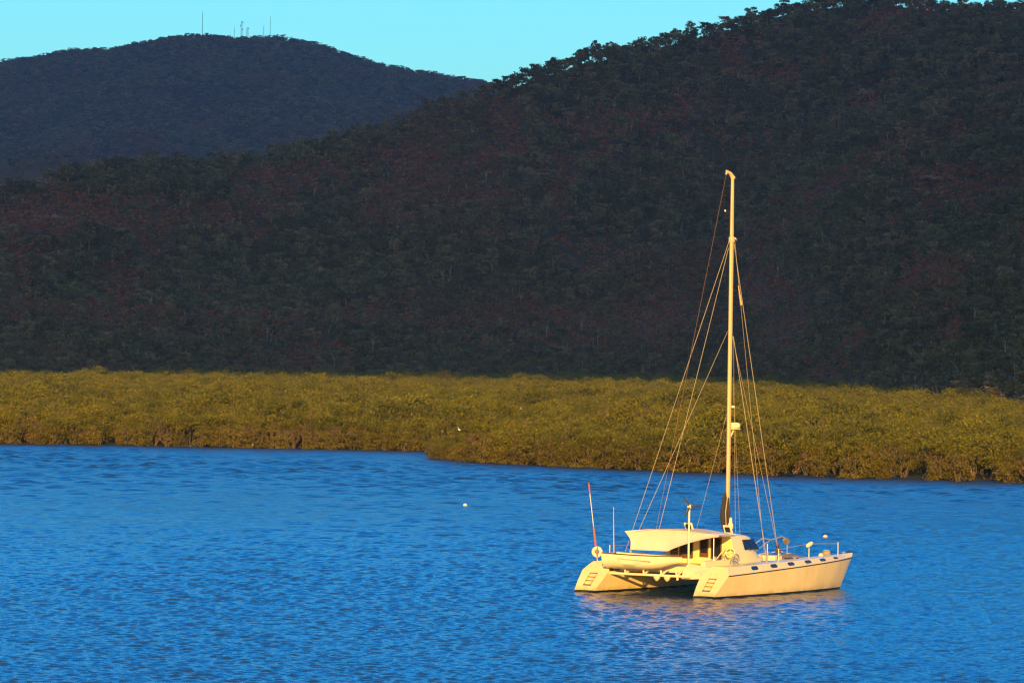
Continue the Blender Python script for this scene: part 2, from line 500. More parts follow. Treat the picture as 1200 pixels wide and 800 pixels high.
# ------------------------------------------------------------------ hills
class Hill:
    def __init__(s, sky, ridge, base, tree_h, seed, gully):
        pts = [direction(*p) for p in sky]
        s.a = np.array([p[0] for p in pts]); s.t = np.array([p[1] for p in pts])
        s.ra, s.rd = ridge
        s.base, s.tree_h, s.seed, s.gully = base, tree_h, seed, gully
    def ridge(s, a): return np.interp(a, s.ra, s.rd)
    def z(s, x, y):
        x = np.asarray(x, float); y = np.asarray(y, float)
        a = x / y
        b, r = s.base(a), s.ridge(a)
        top = CAM_H + r * np.interp(a, s.a, s.t) - s.tree_h
        t = (y - b) / (r - b)
        tc = np.clip(t, 0, 1)
        up = tc * (0.72 + 0.28 * tc)
        down = np.clip(1 - (np.maximum(t, 1) - 1) ** 1.3 * 1.1, -0.2, 1)
        z = top * np.where(t <= 1, up, down)
        env = np.clip(4 * tc * (1 - tc), 0, 1)
        z = z + env * (s.gully * fbm(x, y * 0.45, 2 * np.pi / 420, 2 * np.pi / 60, s.seed) * 0.6)
        return np.where(t < 0, 0.35 + t * 30, z + 0.35)
    def mesh(s, name, m, a0, a1, na, nt, label, tmax=1.35):
        aa = np.linspace(a0, a1, na)
        tt = np.linspace(-0.02, tmax, nt)
        A, T = np.meshgrid(aa, tt)
        b, r = s.base(A), s.ridge(A)
        Y = b + (r - b) * T
        X = A * Y
        Z = s.z(X, Y)
        V = np.stack([X, Y, Z], -1).reshape(-1, 3)
        idx = np.arange(na * nt).reshape(nt, na)
        q = np.stack([idx[:-1, :-1], idx[:-1, 1:], idx[1:, 1:], idx[1:, :-1]], -1).reshape(-1, 4)
        tag(link(name, np_mesh(name, V, q, [m], smooth=True)), label, None, None, 'structure')
    def hit(s, px, py):
        """where the sight line through a pixel of the photograph meets this hill"""
        a, t = direction(px, py)
        b, r = float(s.base(a)), float(s.ridge(a))
        dd = np.linspace(b, r * 1.02, 1500)
        zz = s.z(a * dd, dd)
        los = CAM_H + t * dd
        k = np.nonzero(zz >= los)[0]
        k = k[0] if len(k) else int(np.argmax(zz - los))
        return Vector((a * dd[k], dd[k], zz[k]))

near_sky = [(-420, 280), (-200, 256), (-80, 237), (0, 220), (60, 203), (105, 190), (170, 182), (230, 184), (300, 178), (330, 171), (360, 163), (400, 155), (460, 140),
            (500, 124), (560, 104), (590, 92), (620, 80), (680, 61), (740, 48), (800, 34), (850, 22), (880, 14), (910, 5), (960, -4), (1000, -8),
            (1060, -7), (1100, -2), (1150, 1), (1200, 2), (1350, 10), (1600, 30)]
near = Hill(near_sky, (np.array([-0.25, -0.12, 0.0, 0.06, 0.12, 0.25]), np.array([1550., 1620., 1900., 2050., 1950., 1800.])), base_d, 6.5, 21, 9.0)
near.mesh('hill', M['hill'], -0.24, 0.24, 190, 220, 'dark wooded hill behind the mangroves, rising to the right')

far_sky = [(-420, 110), (-200, 96), (0, 70), (40, 64), (80, 56), (130, 55), (160, 48), (200, 41), (240, 38), (280, 42), (330, 41), (370, 48), (400, 59), (450, 74),
           (500, 82), (550, 90), (580, 96), (700, 122), (900, 165), (1200, 220), (1600, 280)]
far = Hill(far_sky, (np.array([-0.25, 0.25]), np.array([5600., 5600.])), lambda a: np.full_like(np.asarray(a, float), 3300.0), 6.0, 33, 26.0)
far.mesh('mountain', M['farhill'], -0.24, 0.16, 140, 160, 'blue shaded mountain beyond the hill, radio masts along its top')

mid_sky = [(-420, 224), (-200, 212), (-60, 196), (0, 187), (40, 181), (70, 178), (120, 182), (200, 200), (320, 250), (420, 330), (1600, 400)]
mid = Hill(mid_sky, (np.array([-0.25, 0.25]), np.array([2900., 2900.])), lambda a: np.full_like(np.asarray(a, float), 2150.0), 3.0, 43, 5.0)
mid.mesh('foothill', M['hill'], -0.24, -0.03, 70, 60, 'low brown foothill at the left edge below the blue mountain')

# ------------------------------------------------------------------ a bank of cloud behind the camera that keeps the sun off the hills
def cloud_bank():
    yc = -1500.0
    tanv = math.tan(SUN_EL) / math.cos(SUN_AZ)
    nx, nz = 150, 60
    xs = np.linspace(-2600, 1700, nx)
    V = []
    for side in (0, 1):
        for i, xx in enumerate(xs):
            # ground position whose sun ray crosses the cloud's lower edge here
            xg, yg = xx, 900.0
            for _ in range(8):
                yg = float(np.interp(xg / yg, ba, bd)) - 28 - 34 * min(1, max(0, (xg / yg - 0.05) / 0.06))
                xg = 0.5 * xg + 0.5 * (xx + (yg - yc) * math.tan(SUN_AZ))
            zb = (min(max(yg, 430), 1050) - yc) * tanv + 1.2 * math.sin(xx * 0.05)
            zt = 2500 + 170 * math.sin(xx * 0.004 + 1) + 90 * math.sin(xx * 0.013)
            for j in range(nz):
                t = j / (nz - 1)
                edge = min(t * 5, (1 - t) * 2.5, i / 12.0, (nx - 1 - i) / 12.0, 1)
                th = 190 * math.sqrt(max(edge, 0)) * (1 + 0.25 * math.sin(xx * 0.011 + t * 9) + 0.2 * math.sin(xx * 0.03 - t * 23))
                V.append((xx, yc + (th if side else -th), zb + (zt - zb) * t))
    f = []
    n1 = nx * nz
    for i in range(nx - 1):
        for j in range(nz - 1):
            a, b, c, d = i * nz + j, (i + 1) * nz + j, (i + 1) * nz + j + 1, i * nz + j + 1
            f.append((a, b, c, d)); f.append((a + n1, d + n1, c + n1, b + n1))
    o = link('cloud', np_mesh('cloud', V, f, [M['cloud']], smooth=True))
    tag(o, 'bank of cloud shading the hills', None, None, 'structure')
cloud_bank()

# ------------------------------------------------------------------ haze
HAZE = True
def haze():
    m = bpy.data.materials.new('haze'); m.use_nodes = True
    nt = m.node_tree; nt.nodes.clear()
    out = nt.nodes.new('ShaderNodeOutputMaterial')
    v = nt.nodes.new('ShaderNodeVolumePrincipled')
    v.inputs['Color'].default_value = (0.30, 0.56, 1.0, 1)
    v.inputs['Density'].default_value = 0.00005
    v.inputs['Anisotropy'].default_value = 0.0
    nt.links.new(v.outputs[0], out.inputs['Volume'])
    s = MB().box(-2200, 2200, -60, 8300, -1.2, 540)
    tag(s.build('haze', m), 'thin blue haze over the hills', None, None, 'stuff')
if HAZE: haze()

# ------------------------------------------------------------------ foliage building
def leaf_cloud(g, clumps, per, size, flat=0.0, wid=(0.35, 0.6)):
    """clumps: list of (center, radius xyz). leaf-sized faces spread through each clump"""
    P, var = [], []
    for c, r in clumps:
        n = max(3, int(per * (0.7 + 0.6 * g.random())))
        d = g.normal(size=(n, 3)); d /= np.linalg.norm(d, axis=1)[:, None]
        rad = g.random(n) ** 0.45
        P.append(np.asarray(c) + d * rad[:, None] * np.asarray(r))
        var.append(np.clip(g.normal(0.5, 0.22, n) + g.normal(0, 0.2), 0, 1))
    P = np.concatenate(P); var = np.concatenate(var)
    n = len(P)
    u = g.normal(size=(n, 3)); u /= np.linalg.norm(u, axis=1)[:, None]
    w = g.normal(size=(n, 3)); w[:, 2] += flat * 3
    v = np.cross(w, u); v /= np.linalg.norm(v, axis=1)[:, None] + 1e-9
    L = size * g.uniform(0.6, 1.35, n)[:, None]; W = L * g.uniform(wid[0], wid[1], n)[:, None]
    quad = np.stack([P - u * L * 0.5, P + v * W * 0.5 - u * L * 0.05, P + u * L * 0.5, P - v * W * 0.5 + u * L * 0.05], 1)
    return quad.reshape(-1, 3), np.arange(n * 4).reshape(n, 4), np.repeat(var, 4)

def limb(g, p0, p1, r0, r1, n=5, wob=0.1, seg=4):
    p0, p1 = np.asarray(p0, float), np.asarray(p1, float)
    V = []
    ln = np.linalg.norm(p1 - p0)
    for i in range(seg + 1):
        t = i / seg
        c = p0 + (p1 - p0) * t + (g.normal(0, wob * ln * 0.5, 3) if 0 < i < seg else 0)
        r = r0 + (r1 - r0) * t
        for j in range(n):
            an = 2 * math.pi * j / n
            V.append(c + np.array([math.cos(an) * r, math.sin(an) * r, 0]))
    q = [(i * n + j, i * n + (j + 1) % n, (i + 1) * n + (j + 1) % n, (i + 1) * n + j) for i in range(seg) for j in range(n)]
    return np.array(V), np.array(q)

def merge(parts):
    V, Q, b = [], [], 0
    for v, q in parts:
        V.append(v); Q.append(q + b); b += len(v)
    return np.concatenate(V), np.concatenate(Q)

class Kind:
    """one tree variant: leaves + wood as arrays, and as meshes"""
    def __init__(s, name, leaves, wood, leaf_m, wood_m):
        lv, lq, var = leaves
        s.crown = np_mesh(name + '_crown', lv, lq, [leaf_m], attr=var)
        wv, wq = wood
        s.trunk = np_mesh(name + '_trunk', wv, wq, [wood_m], smooth=True)
        V = np.concatenate([lv, wv]); Q = np.concatenate([lq, wq + len(lv)])
        s.both = np_mesh(name, V, Q, [leaf_m, wood_m], [0] * len(lq) + [1] * len(wq), attr=np.concatenate([var, np.full(len(wv), 0.5)]))

def make_mangrove(i, leaf_m, H=3.2, skirt=True, per=62, twigs=0, size=0.215, nc=17, stems=4, lo=None, bark=None):
    g = np.random.default_rng(100 + i)
    clumps, wood = [], []
    W = 1.55 * H / 3.2
    for k in range(nc):
        an, rr = g.uniform(0, 6.28), math.sqrt(g.random()) * W
        l0 = lo if lo is not None else (0.22 if skirt else 0.52)
        h = H * (l0 + (0.90 - l0) * (g.random() ** (0.75 if lo is None else 1.35))) * (1 - 0.16 * (rr / W) ** 2)
        r = g.uniform(0.38, 0.72) * H / 3.2
        clumps.append(((rr * math.cos(an), rr * math.sin(an), h), (r * 1.15, r * 1.15, r * 0.72)))
    lv = leaf_cloud(g, clumps, per, size, 0.5)
    for k in range(stems):
        an = g.uniform(0, 6.28)
        top = np.array([math.cos(an) * W * 0.5, math.sin(an) * W * 0.5, H * g.uniform(0.6, 0.8)])
        b0 = np.array([math.cos(an) * 0.14, math.sin(an) * 0.14, -0.2])
        wood.append(limb(g, b0, top, 0.085, 0.03, 5, 0.14))
        for q in range(2 + twigs):
            t2 = top * g.uniform(0.5, 0.8)
            e2 = t2 + g.normal(0, 0.45, 3) + np.array([0, 0, 0.65])
            e2[2] = min(e2[2], H * 1.02)
            wood.append(limb(g, t2, e2, 0.035, 0.012, 4, 0.1, 3))
    return Kind('mangrove', lv, merge(wood), leaf_m, bark or M['bark'])

def make_gum(i, H=9.0, crown_w=2.6, per=16, size=0.75, leaf_m=None, bare=False, low=0.45, nc=13, thick=0.16, bark=None):
    g = np.random.default_rng(300 + i)
    clumps, wood = [], []
    lean = g.normal(0, 0.06, 2) * H
    fork = np.array([lean[0] * 0.5, lean[1] * 0.5, H * low])
    wood.append(limb(g, (0, 0, -0.6), fork, thick, thick * 0.7, 5, 0.05, 4))
    for k in range(nc):
        an = g.uniform(0, 6.28)
        rr = crown_w * math.sqrt(g.random())
        h = H * (low + (0.95 - low) * g.random() ** 0.7) - 0.10 * H * (rr / crown_w) ** 2
        c = np.array([lean[0] + rr * math.cos(an), lean[1] + rr * math.sin(an), h])
        r = g.uniform(0.55, 1.15) * crown_w / 2.6
        if not bare:
            clumps.append((c, (r * 1.2, r * 1.2, r * 0.62)))
        if bare or k < 6:
            midp = fork + (c - fork) * g.uniform(0.25, 0.45) + np.array([0, 0, 0.05 * H])
            wood.append(limb(g, fork * g.uniform(0.8, 1.0), midp, thick * 0.6, thick * 0.4, 4, 0.08, 2))
            wood.append(limb(g, midp, c, thick * 0.4, thick * 0.14, 4, 0.10, 3))
    if bare:
        clumps = [(np.array([lean[0], lean[1], H * 0.8]), (crown_w * 0.8, crown_w * 0.8, 1.0))]
        per = 10
    lv = leaf_cloud(g, clumps, per, size, 0.6, (0.5, 0.85))
    return Kind('gum_tree', lv, merge(wood), leaf_m or M['gum'], bark or M['gumbark'])

mang = [make_mangrove(i, M['mangrove']) for i in range(6)]
mang_front = [make_mangrove(60 + i, M['shorebush'], 2.9, True, 42, 0, 0.23, 34, 4, 0.01) for i in range(5)]
mang_stem = [make_mangrove(70 + i, M['mangrove'], 3.8, False, 48, 1, 0.25, 14, 1 + i % 2, None, M['stem']) for i in range(4)]
mang_open = [make_mangrove(20 + i, M['mangrove'], 3.7, False, 48, 1, 0.25, 15, 3) for i in range(4)]
mang_dry = [make_mangrove(40 + i, M['twiggy'], 2.7, True, 15, 5, 0.22, 15, 7) for i in range(3)]
gums = [make_gum(i, H=rng.uniform(7.0, 9.5), crown_w=rng.uniform(2.7, 3.7), low=rng.uniform(0.36, 0.5), per=34, size=0.78, bark=M['palebark'] if i in (0, 3) else None) for i in range(7)]
bushes = [make_gum(20 + i, H=rng.uniform(3.4, 5.0), crown_w=rng.uniform(2.2, 3.2), low=0.16, per=26, nc=13, thick=0.10) for i in range(4)]
bare = [make_gum(40 + i, H=rng.uniform(7, 9.5), crown_w=2.4, bare=True, nc=8, thick=0.17, bark=M['palebark']) for i in range(4)]
reds = [make_gum(60 + i, H=rng.uniform(3.8, 5.6), crown_w=2.2, low=0.18, per=20, nc=9, leaf_m=M['scrub'], thick=0.08) for i in range(3)]

def proto_collection(name, kinds):
    c = bpy.data.collections.new(name)
    for i, k in enumerate(kinds):
        o = bpy.data.objects.new('%s_%02d' % (name, i), k.both)
        c.objects.link(o)
    return c

def scatter(name, pts, proto, rot, scl, coll, label):
    me = bpy.data.meshes.new(name)
    n = len(pts)
    me.vertices.add(n)
    me.vertices.foreach_set('co', np.asarray(pts, np.float32).ravel())
    at = me.attributes.new('proto', 'INT', 'POINT'); at.data.foreach_set('value', np.asarray(proto, np.int32))
    at = me.attributes.new('rot', 'FLOAT_VECTOR', 'POINT'); at.data.foreach_set('vector', np.asarray(rot, np.float32).ravel())
    at = me.attributes.new('scl', 'FLOAT_VECTOR', 'POINT'); at.data.foreach_set('vector', np.asarray(scl, np.float32).ravel())
    me.update()
    o = link(name, me)
    ng = bpy.data.node_groups.new(name, 'GeometryNodeTree')
    ng.interface.new_socket('Geometry', in_out='INPUT', socket_type='NodeSocketGeometry')
    ng.interface.new_socket('Geometry', in_out='OUTPUT', socket_type='NodeSocketGeometry')
    N, L = ng.nodes, ng.links
    gi, go = N.new('NodeGroupInput'), N.new('NodeGroupOutput')
    iop = N.new('GeometryNodeInstanceOnPoints')
    ci = N.new('GeometryNodeCollectionInfo')
    ci.inputs['Collection'].default_value = coll
    ci.inputs['Separate Children'].default_value = True
    ci.inputs['Reset Children'].default_value = True
    def named(nm, typ):
        k = N.new('GeometryNodeInputNamedAttribute'); k.data_type = typ; k.inputs['Name'].default_value = nm
        return k.outputs['Attribute']
    e2r = N.new('FunctionNodeEulerToRotation')
    L.new(named('rot', 'FLOAT_VECTOR'), e2r.inputs[0])
    L.new(gi.outputs[0], iop.inputs['Points'])
    L.new(ci.outputs[0], iop.inputs['Instance'])
    iop.inputs['Pick Instance'].default_value = True
    L.new(named('proto', 'INT'), iop.inputs['Instance Index'])
    L.new(e2r.outputs[0], iop.inputs['Rotation'])
    L.new(named('scl', 'FLOAT_VECTOR'), iop.inputs['Scale'])
    L.new(iop.outputs[0], go.inputs[0])
    md = o.modifiers.new('scatter', 'NODES'); md.node_group = ng
    tag(o, label, None, None, 'stuff')
    return o

def jitter_grid(x0, x1, y0, y1, s, g):
    nx, ny = int((x1 - x0) / s), int((y1 - y0) / s)
    X, Y = np.meshgrid(x0 + s * np.arange(nx), y0 + s * np.arange(ny))
    X = X + g.uniform(-0.5, 0.5, X.shape) * s * 1.1; Y = Y + g.uniform(-0.5, 0.5, Y.shape) * s * 1.1
    return X.ravel(), Y.ravel()

# ------------------------------------------------------------------ mangroves: the waterfront as single trees, the rest as one thicket
def tree(name, kind, loc, rz, s, label, cat, group):
    r = empty(name, loc, rz)
    r.scale = s
    tag(r, label, cat, group)
    c = link('crown', kind.crown, r); t = link('trunk', kind.trunk, r)
    return r

g = np.random.default_rng(77)
front = []
def shore_points(poly, rows, sp):
    out = []
    for row in range(rows):
        d0 = 0.9 + row * sp * 0.85
        for k in range(len(poly) - 1):
            p, q = poly[k], poly[k + 1]
            L_ = (q - p).length
            n = max(1, int(round(L_ / sp)))
            for i in range(n):
                t = (i + g.uniform(0.1, 0.9)) / n
                c = p.lerp(q, t)
                out.append((c.x, c.y + d0 + g.uniform(-0.5, 0.7), row))
    return out
lp = [on_water(-60, 519.2), on_water(0, 520), on_water(150, 522), on_water(300, 525), on_water(420, 527), on_water(520, 529.3)]
rp = [on_water(*p) for p in [(503, 536.5), (515, 538), (560, 542), (680, 548), (900, 557), (1060, 562), (1200, 566), (1260, 568)]]
individual = shore_points(lp, 5, 2.1)
individual = [(x, y, r, 'left') for x, y, r in individual] + [(x, y, r, 'right') for x, y, r in shore_points(rp, 4, 2.1)]
individual.sort(key=lambda p: p[2])
individual = individual[:296]
stem_x = [on_water(q, 559).x for q in (1063, 1137)]
individual = [q for q in individual if q[2] > 1 or q[3] == 'left' or min(abs(q[0] - v) for v in stem_x) > 1.3]
LAB = {
    ('left', 'green'): 'rounded olive mangrove in the row along the far left bank, left of the point',
    ('right', 'green'): 'rounded olive mangrove on the nearer right bank behind the catamaran',
    ('left', 'dry'): 'brown twiggy mangrove shrub among the olive ones on the far left bank',
    ('right', 'dry'): 'brown twiggy mangrove shrub among the olive ones on the nearer right bank',
    ('left', 'open'): 'taller open-stemmed mangrove rising above the far left bank',
    ('right', 'open'): 'taller open-stemmed mangrove rising above the nearer right bank',
}
for x, y, row, side in individual:
    u = g.random()
    if row == 0: k, kd = (mang_front[g.integers(5)], 'green') if u < 0.96 else (mang_dry[g.integers(3)], 'dry')
    elif row in (1, 2): k, kd = (mang_dry[g.integers(3)], 'dry') if u < 0.42 else ((mang_open[g.integers(4)], 'open') if u < 0.62 else (mang[g.integers(6)], 'green'))
    else: k, kd = (mang_open[g.integers(4)], 'open') if u < 0.5 else (mang[g.integers(6)], 'green')
    s = g.uniform(0.62, 0.85) if row == 0 else g.uniform(0.75, 1.0) if row < 3 else g.uniform(0.9, 1.1)
    if side == 'right': s *= 1.08
    tip = side == 'right' and x < rp[1].x + 3
    if tip: s *= 0.55
    tree('mangrove_tree', k, (x, y, 0.05), g.uniform(0, 6.28), (s, s, s * g.uniform(0.9, 1.1)), LAB[(side, kd)], 'mangrove', 'mangroves along the water\'s edge')
# four trees whose pale stems stand out
for px, py, lab, s, kk in [(1063, 558, 'mangrove with one straight pale stem in front of dark gap near right edge', 1.12, 0),
                           (1137, 560, 'mangrove with pale forked stem at the water nearest the right edge', 1.08, 1),
                           (806, 553, 'mangrove with pale branching stem at the water just left of the mast', 1.0, 2),
                           (930, 556.5, 'leaning mangrove with pale bent stem at the water right of the mast', 1.0, 3)]:
    p = on_water(px, py)
    tree('mangrove_tree', mang_stem[kk], (p.x, p.y - 0.35, 0.0), 1.0 + kk, (s, s, s), lab, 'mangrove', None)

g = np.random.default_rng(78)
X, Y = jitter_grid(-290, 290, 330, 1330, 2.75, g)
A = X / Y
sd_ = shore_d(A); bd_ = base_d(A)
depth_in = Y - sd_
vis = (A > -0.17) & (A < 0.17)
keep = (np.abs(A) < 0.2) & (Y < bd_ + 6) & (depth_in > np.where(vis, np.where(A < A_TIP, 8.8, 7.0), 1.0))
# the tree line hidden further back needs fewer trees
keep &= g.random(len(X)) < np.clip(1.25 - 0.35 * (depth_in / 400), 0.75, 1)
X, Y, depth_in = X[keep], Y[keep], depth_in[keep]
n = len(X)
pr = g.integers(0, 10, n)
dry = (depth_in < 26) & (g.random(n) < 0.22)
pr = np.where(dry, 10 + g.integers(0, 3, n), pr)
pr = np.where((pr >= 6) & (pr < 10) & (g.random(n) < 0.45), g.integers(0, 6, n), pr)
s = np.where(g.random(n) < 0.12, 1.25, 1.0) * g.uniform(0.78, 1.25, n) * (1 + 0.10 * fbm(X, Y, 2 * np.pi / 60, 2 * np.pi / 14, 9)) * np.clip(0.80 + depth_in / 60, 0.80, 1.0)
pts = np.stack([X, Y, np.full(n, 0.1)], -1)
rot = np.stack([np.zeros(n), np.zeros(n), g.uniform(0, 6.28, n)], -1)
scatter('mangrove_thicket', pts, pr, rot, np.stack([s, s, s * g.uniform(0.88, 1.08, n)], -1), proto_collection('mangrove_kinds', mang + mang_open + mang_dry), 'dense olive mangrove thicket filling the flat up to the hill')

# ------------------------------------------------------------------ forest on the hills
clear_px = [(590, 140, 26, 30), (575, 190, 18, 40), (690, 288, 42, 12), (660, 210, 14, 26), (1110, 212, 50, 14), (915, 350, 30, 26), (1120, 380, 22, 9), (60, 240, 46, 16), (20, 300, 16, 50),
            (180, 270, 24, 18), (310, 215, 30, 16), (860, 60, 22, 14), (770, 345, 26, 12), (1090, 320, 32, 18), (1015, 112, 20, 10), (480, 190, 22, 14), (800, 118, 14, 8), (140, 330, 22, 22), (280, 250, 26, 12)]
def clear_amount(hill, X, Y, Z):
    """how much each point lies in one of the red clearings of the photograph"""
    a = X / Y; t = (Z - CAM_H) / Y
    out = np.zeros(len(X))
    for px, py, rx, ry in clear_px:
        a0, t0 = direction(px, py)
        q = ((a - a0) * F / rx) ** 2 + ((t - t0) * F / ry) ** 2
        out = np.maximum(out, np.exp(-q * 0.9))
    return out

g = np.random.default_rng(91)
X, Y = jitter_grid(-400, 400, 640, 2120, 5.0, g)
A = X / Y
keep = (np.abs(A) < 0.185) & (Y > base_d(A) + 3) & (Y < near.ridge(A) + 12)
X, Y = X[keep], Y[keep]
X2, Y2 = jitter_grid(-300, 300, 640, 1750, 3.0, g)      # smaller, closer trees low on the slope
A2 = X2 / Y2
k2 = (np.abs(A2) < 0.185) & (Y2 > base_d(A2) - 4) & (g.random(len(X2)) < np.clip((1750 - Y2) / 700, 0, 1))
n1_ = len(X)
X, Y = np.concatenate([X, X2[k2]]), np.concatenate([Y, Y2[k2]]); A = X / Y
Z = near.z(X, Y)
ca = np.maximum(np.maximum(clear_amount(near, X, Y, Z + 1), clear_amount(near, X, Y, Z + 4)), clear_amount(near, X, Y, Z + 7))
thin = fbm(X, Y * 0.5, 2 * np.pi / 160, 2 * np.pi / 25, 55)
n = len(X)
tpos = (Y - base_d(A)) / (near.ridge(A) - base_d(A))
u = g.random(n)
pr = np.where(u < 0.62, g.integers(0, 7, n), np.where(u < 0.985, 7 + g.integers(0, 4, n), 11 + g.integers(0, 4, n)))
is_red = g.random(n) < np.clip(np.where(Y < 900, -1.0, 0.0) + ca * np.where(Y < 850, 0.0, np.where(Y < 1150, 0.8, 1.35)) + np.clip(thin - 0.45, 0, 1) * 0.7 + 0.05, 0, 0.94)
pr = np.where(is_red, 15 + g.integers(0, 3, n), pr)
drop = g.random(n) < ca * 0.08
u = np.arange(n)
pr = np.where((u >= n1_) & (pr < 7) & (g.random(n) < 0.7), 7 + g.integers(0, 4, n), pr)
sm = np.where(u >= n1_, 0.72, 1.0)[~drop]
X, Y, Z, pr, tpos = X[~drop], Y[~drop], Z[~drop], pr[~drop], tpos[~drop]
n = len(X)
s = sm * g.uniform(0.62, 1.08, n) * np.clip(0.62 + 0.5 * tpos, 0.62, 1.0)
scatter('hillside_forest', np.stack([X, Y, Z - 0.2], -1), pr, np.stack([g.normal(0, 0.05, n), g.normal(0, 0.05, n), g.uniform(0, 6.28, n)], -1), np.stack([s, s, s * g.uniform(0.85, 1.12, n)], -1),
        proto_collection('gum_kinds', gums + bushes + bare + reds), 'dark eucalypt forest covering the near hill with reddish clearings')

g = np.random.default_rng(93)
X, Y = jitter_grid(-1000, 600, 3900, 5720, 8.0, g)
A = X / Y
keep = (A > -0.18) & (A < 0.06)
X, Y = X[keep], Y[keep]
Z = far.z(X, Y); n = len(X)
u = g.random(n)
pr = np.where(u < 0.93, 7 + g.integers(0, 4, n), 15 + g.integers(0, 3, n))
s = g.uniform(0.9, 1.5, n)
scatter('mountain_forest', np.stack([X, Y, Z - 0.3], -1), pr, np.stack([np.zeros(n), np.zeros(n), g.uniform(0, 6.28, n)], -1), np.stack([s * 1.25, s * 1.25, s], -1),
        proto_collection('mountain_gum_kinds', gums + bushes + bare + reds), 'forest over the far blue mountain')

g = np.random.default_rng(94)
X, Y = jitter_grid(-560, -60, 2300, 2960, 9, g)
A = X / Y
keep = (A > -0.18) & (A < -0.05) & (g.random(len(X)) < 0.6)
X, Y = X[keep], Y[keep]; Z = mid.z(X, Y); n = len(X)
pr = np.where(g.random(n) < 0.6, 7 + g.integers(0, 4, n), 15 + g.integers(0, 3, n))
s = g.uniform(0.6, 1.0, n)
scatter('foothill_scrub', np.stack([X, Y, Z - 0.2], -1), pr, np.stack([np.zeros(n), np.zeros(n), g.uniform(0, 6.28, n)], -1), np.stack([s, s, s], -1),
        proto_collection('scrub_kinds', gums + bushes + bare + reds), 'dry scrub on the brown foothill at the left')

# single trees one can tell apart: the skyline of the near hill, and the pale trunks on its slope
g = np.random.default_rng(95)
for i in range(165):
    px = -20 + (1240) * (i + g.uniform(0.1, 0.9)) / 165
    a, t = direction(px, np.interp(px, [p[0] for p in near_sky], [p[1] for p in near_sky]))
    y = float(near.ridge(a)) + g.uniform(-22, 6)
    x = a * y
    k = gums[g.integers(7)]
    s = g.uniform(0.72, 1.12)
    if px < 340: lab = 'dark gum tree on the low left end of the near hill\'s skyline'
    elif px < 620: lab = 'dark gum tree on the near hill\'s skyline where it crosses the blue mountain'
    else: lab = 'dark gum tree silhouetted against the sky on the near hill\'s upper right ridge'
    tree('gum_tree', k, (x, y, float(near.z(x, y)) - 0.3), g.uniform(0, 6.28), (s, s, s * g.uniform(0.9, 1.15)), lab, 'gum tree', 'gum trees along the hill\'s skyline')
pale_px = [(313, 397), (437, 410), (640, 392), (681, 388), (950, 402), (960, 405), (1058, 398), (1142, 380), (912, 322), (1110, 310), (964, 285), (570, 212), (580, 290),
           (555, 120), (635, 70), (455, 210), (145, 410), (240, 400), (82, 412), (25, 415), (68, 400), (176, 360), (1180, 420), (1080, 430), (834, 270), (1015, 262), (422, 296), (700, 400),
           (190, 190), (1060, 330), (990, 300), (1160, 300), (750, 200), (620, 250), (520, 330), (385, 240), (260, 330), (100, 350), (50, 330), (720, 130), (850, 110), (930, 160), (1100, 90), (1170, 150), (690, 345)]
for px, py in pale_px:
    p = near.hit(px, py + 4)
    s = g.uniform(0.85, 1.1) * (0.75 if p.y < 1200 else 1.0)
    side = 'left' if px < 400 else 'middle' if px < 800 else 'right'
    hgt = 'upper' if py < 180 else 'middle' if py < 340 else 'foot'
    where = {'upper': 'high on', 'middle': 'halfway up', 'foot': 'at the foot of'}[hgt]
    tree('bare_tree', bare[g.integers(4)], (p.x, p.y, p.z - 0.2), g.uniform(0, 6.28), (s, s, s), 'pale bare-trunked tree %s the near hill, %s part' % (where, side), 'bare tree', 'pale bare trees on the hillside')

# rock outcrops
def rock(px, py, w, h, label, seed):
    p = near.hit(px, py)
    gg = np.random.default_rng(seed)
    root = MB()
    for k in range(6):
        c = Vector((gg.uniform(-0.5, 0.5) * w, gg.uniform(-1.5, 1.5), gg.uniform(0.0, 0.5) * h))
        r = gg.uniform(0.22, 0.4) * w
        rings = []
        for i in range(7):
            la_ = -1.35 + 2.7 * i / 6
            rings.append([c + Vector((math.cos(la_) * math.cos(t) * r * gg.uniform(0.8, 1.15), math.cos(la_) * math.sin(t) * r * gg.uniform(0.8, 1.1), math.sin(la_) * h * 0.55 * gg.uniform(0.85, 1.1))) for t in [2 * math.pi * j / 9 for j in range(9)]])
        root.loft(rings)
    o = root.build('rock_outcrop', M['rock'])
    o.location = (p.x, p.y - 2.5, p.z + 0.6)
    tag(o, label, 'rock')
rock(1015, 115, 6, 3.4, 'pale rock outcrop high on the near hill, nearest the right edge', 1)
rock(795, 117, 4.5, 2.2, 'small orange-grey rock outcrop on the near hill above the mast', 2)
rock(62, 262, 5, 2.6, 'grey rock outcrop on the lower left slope of the near hill', 3)
rock(1100, 213, 8, 1.6, 'long low reddish rock ledge on the right slope of the near hill', 4)

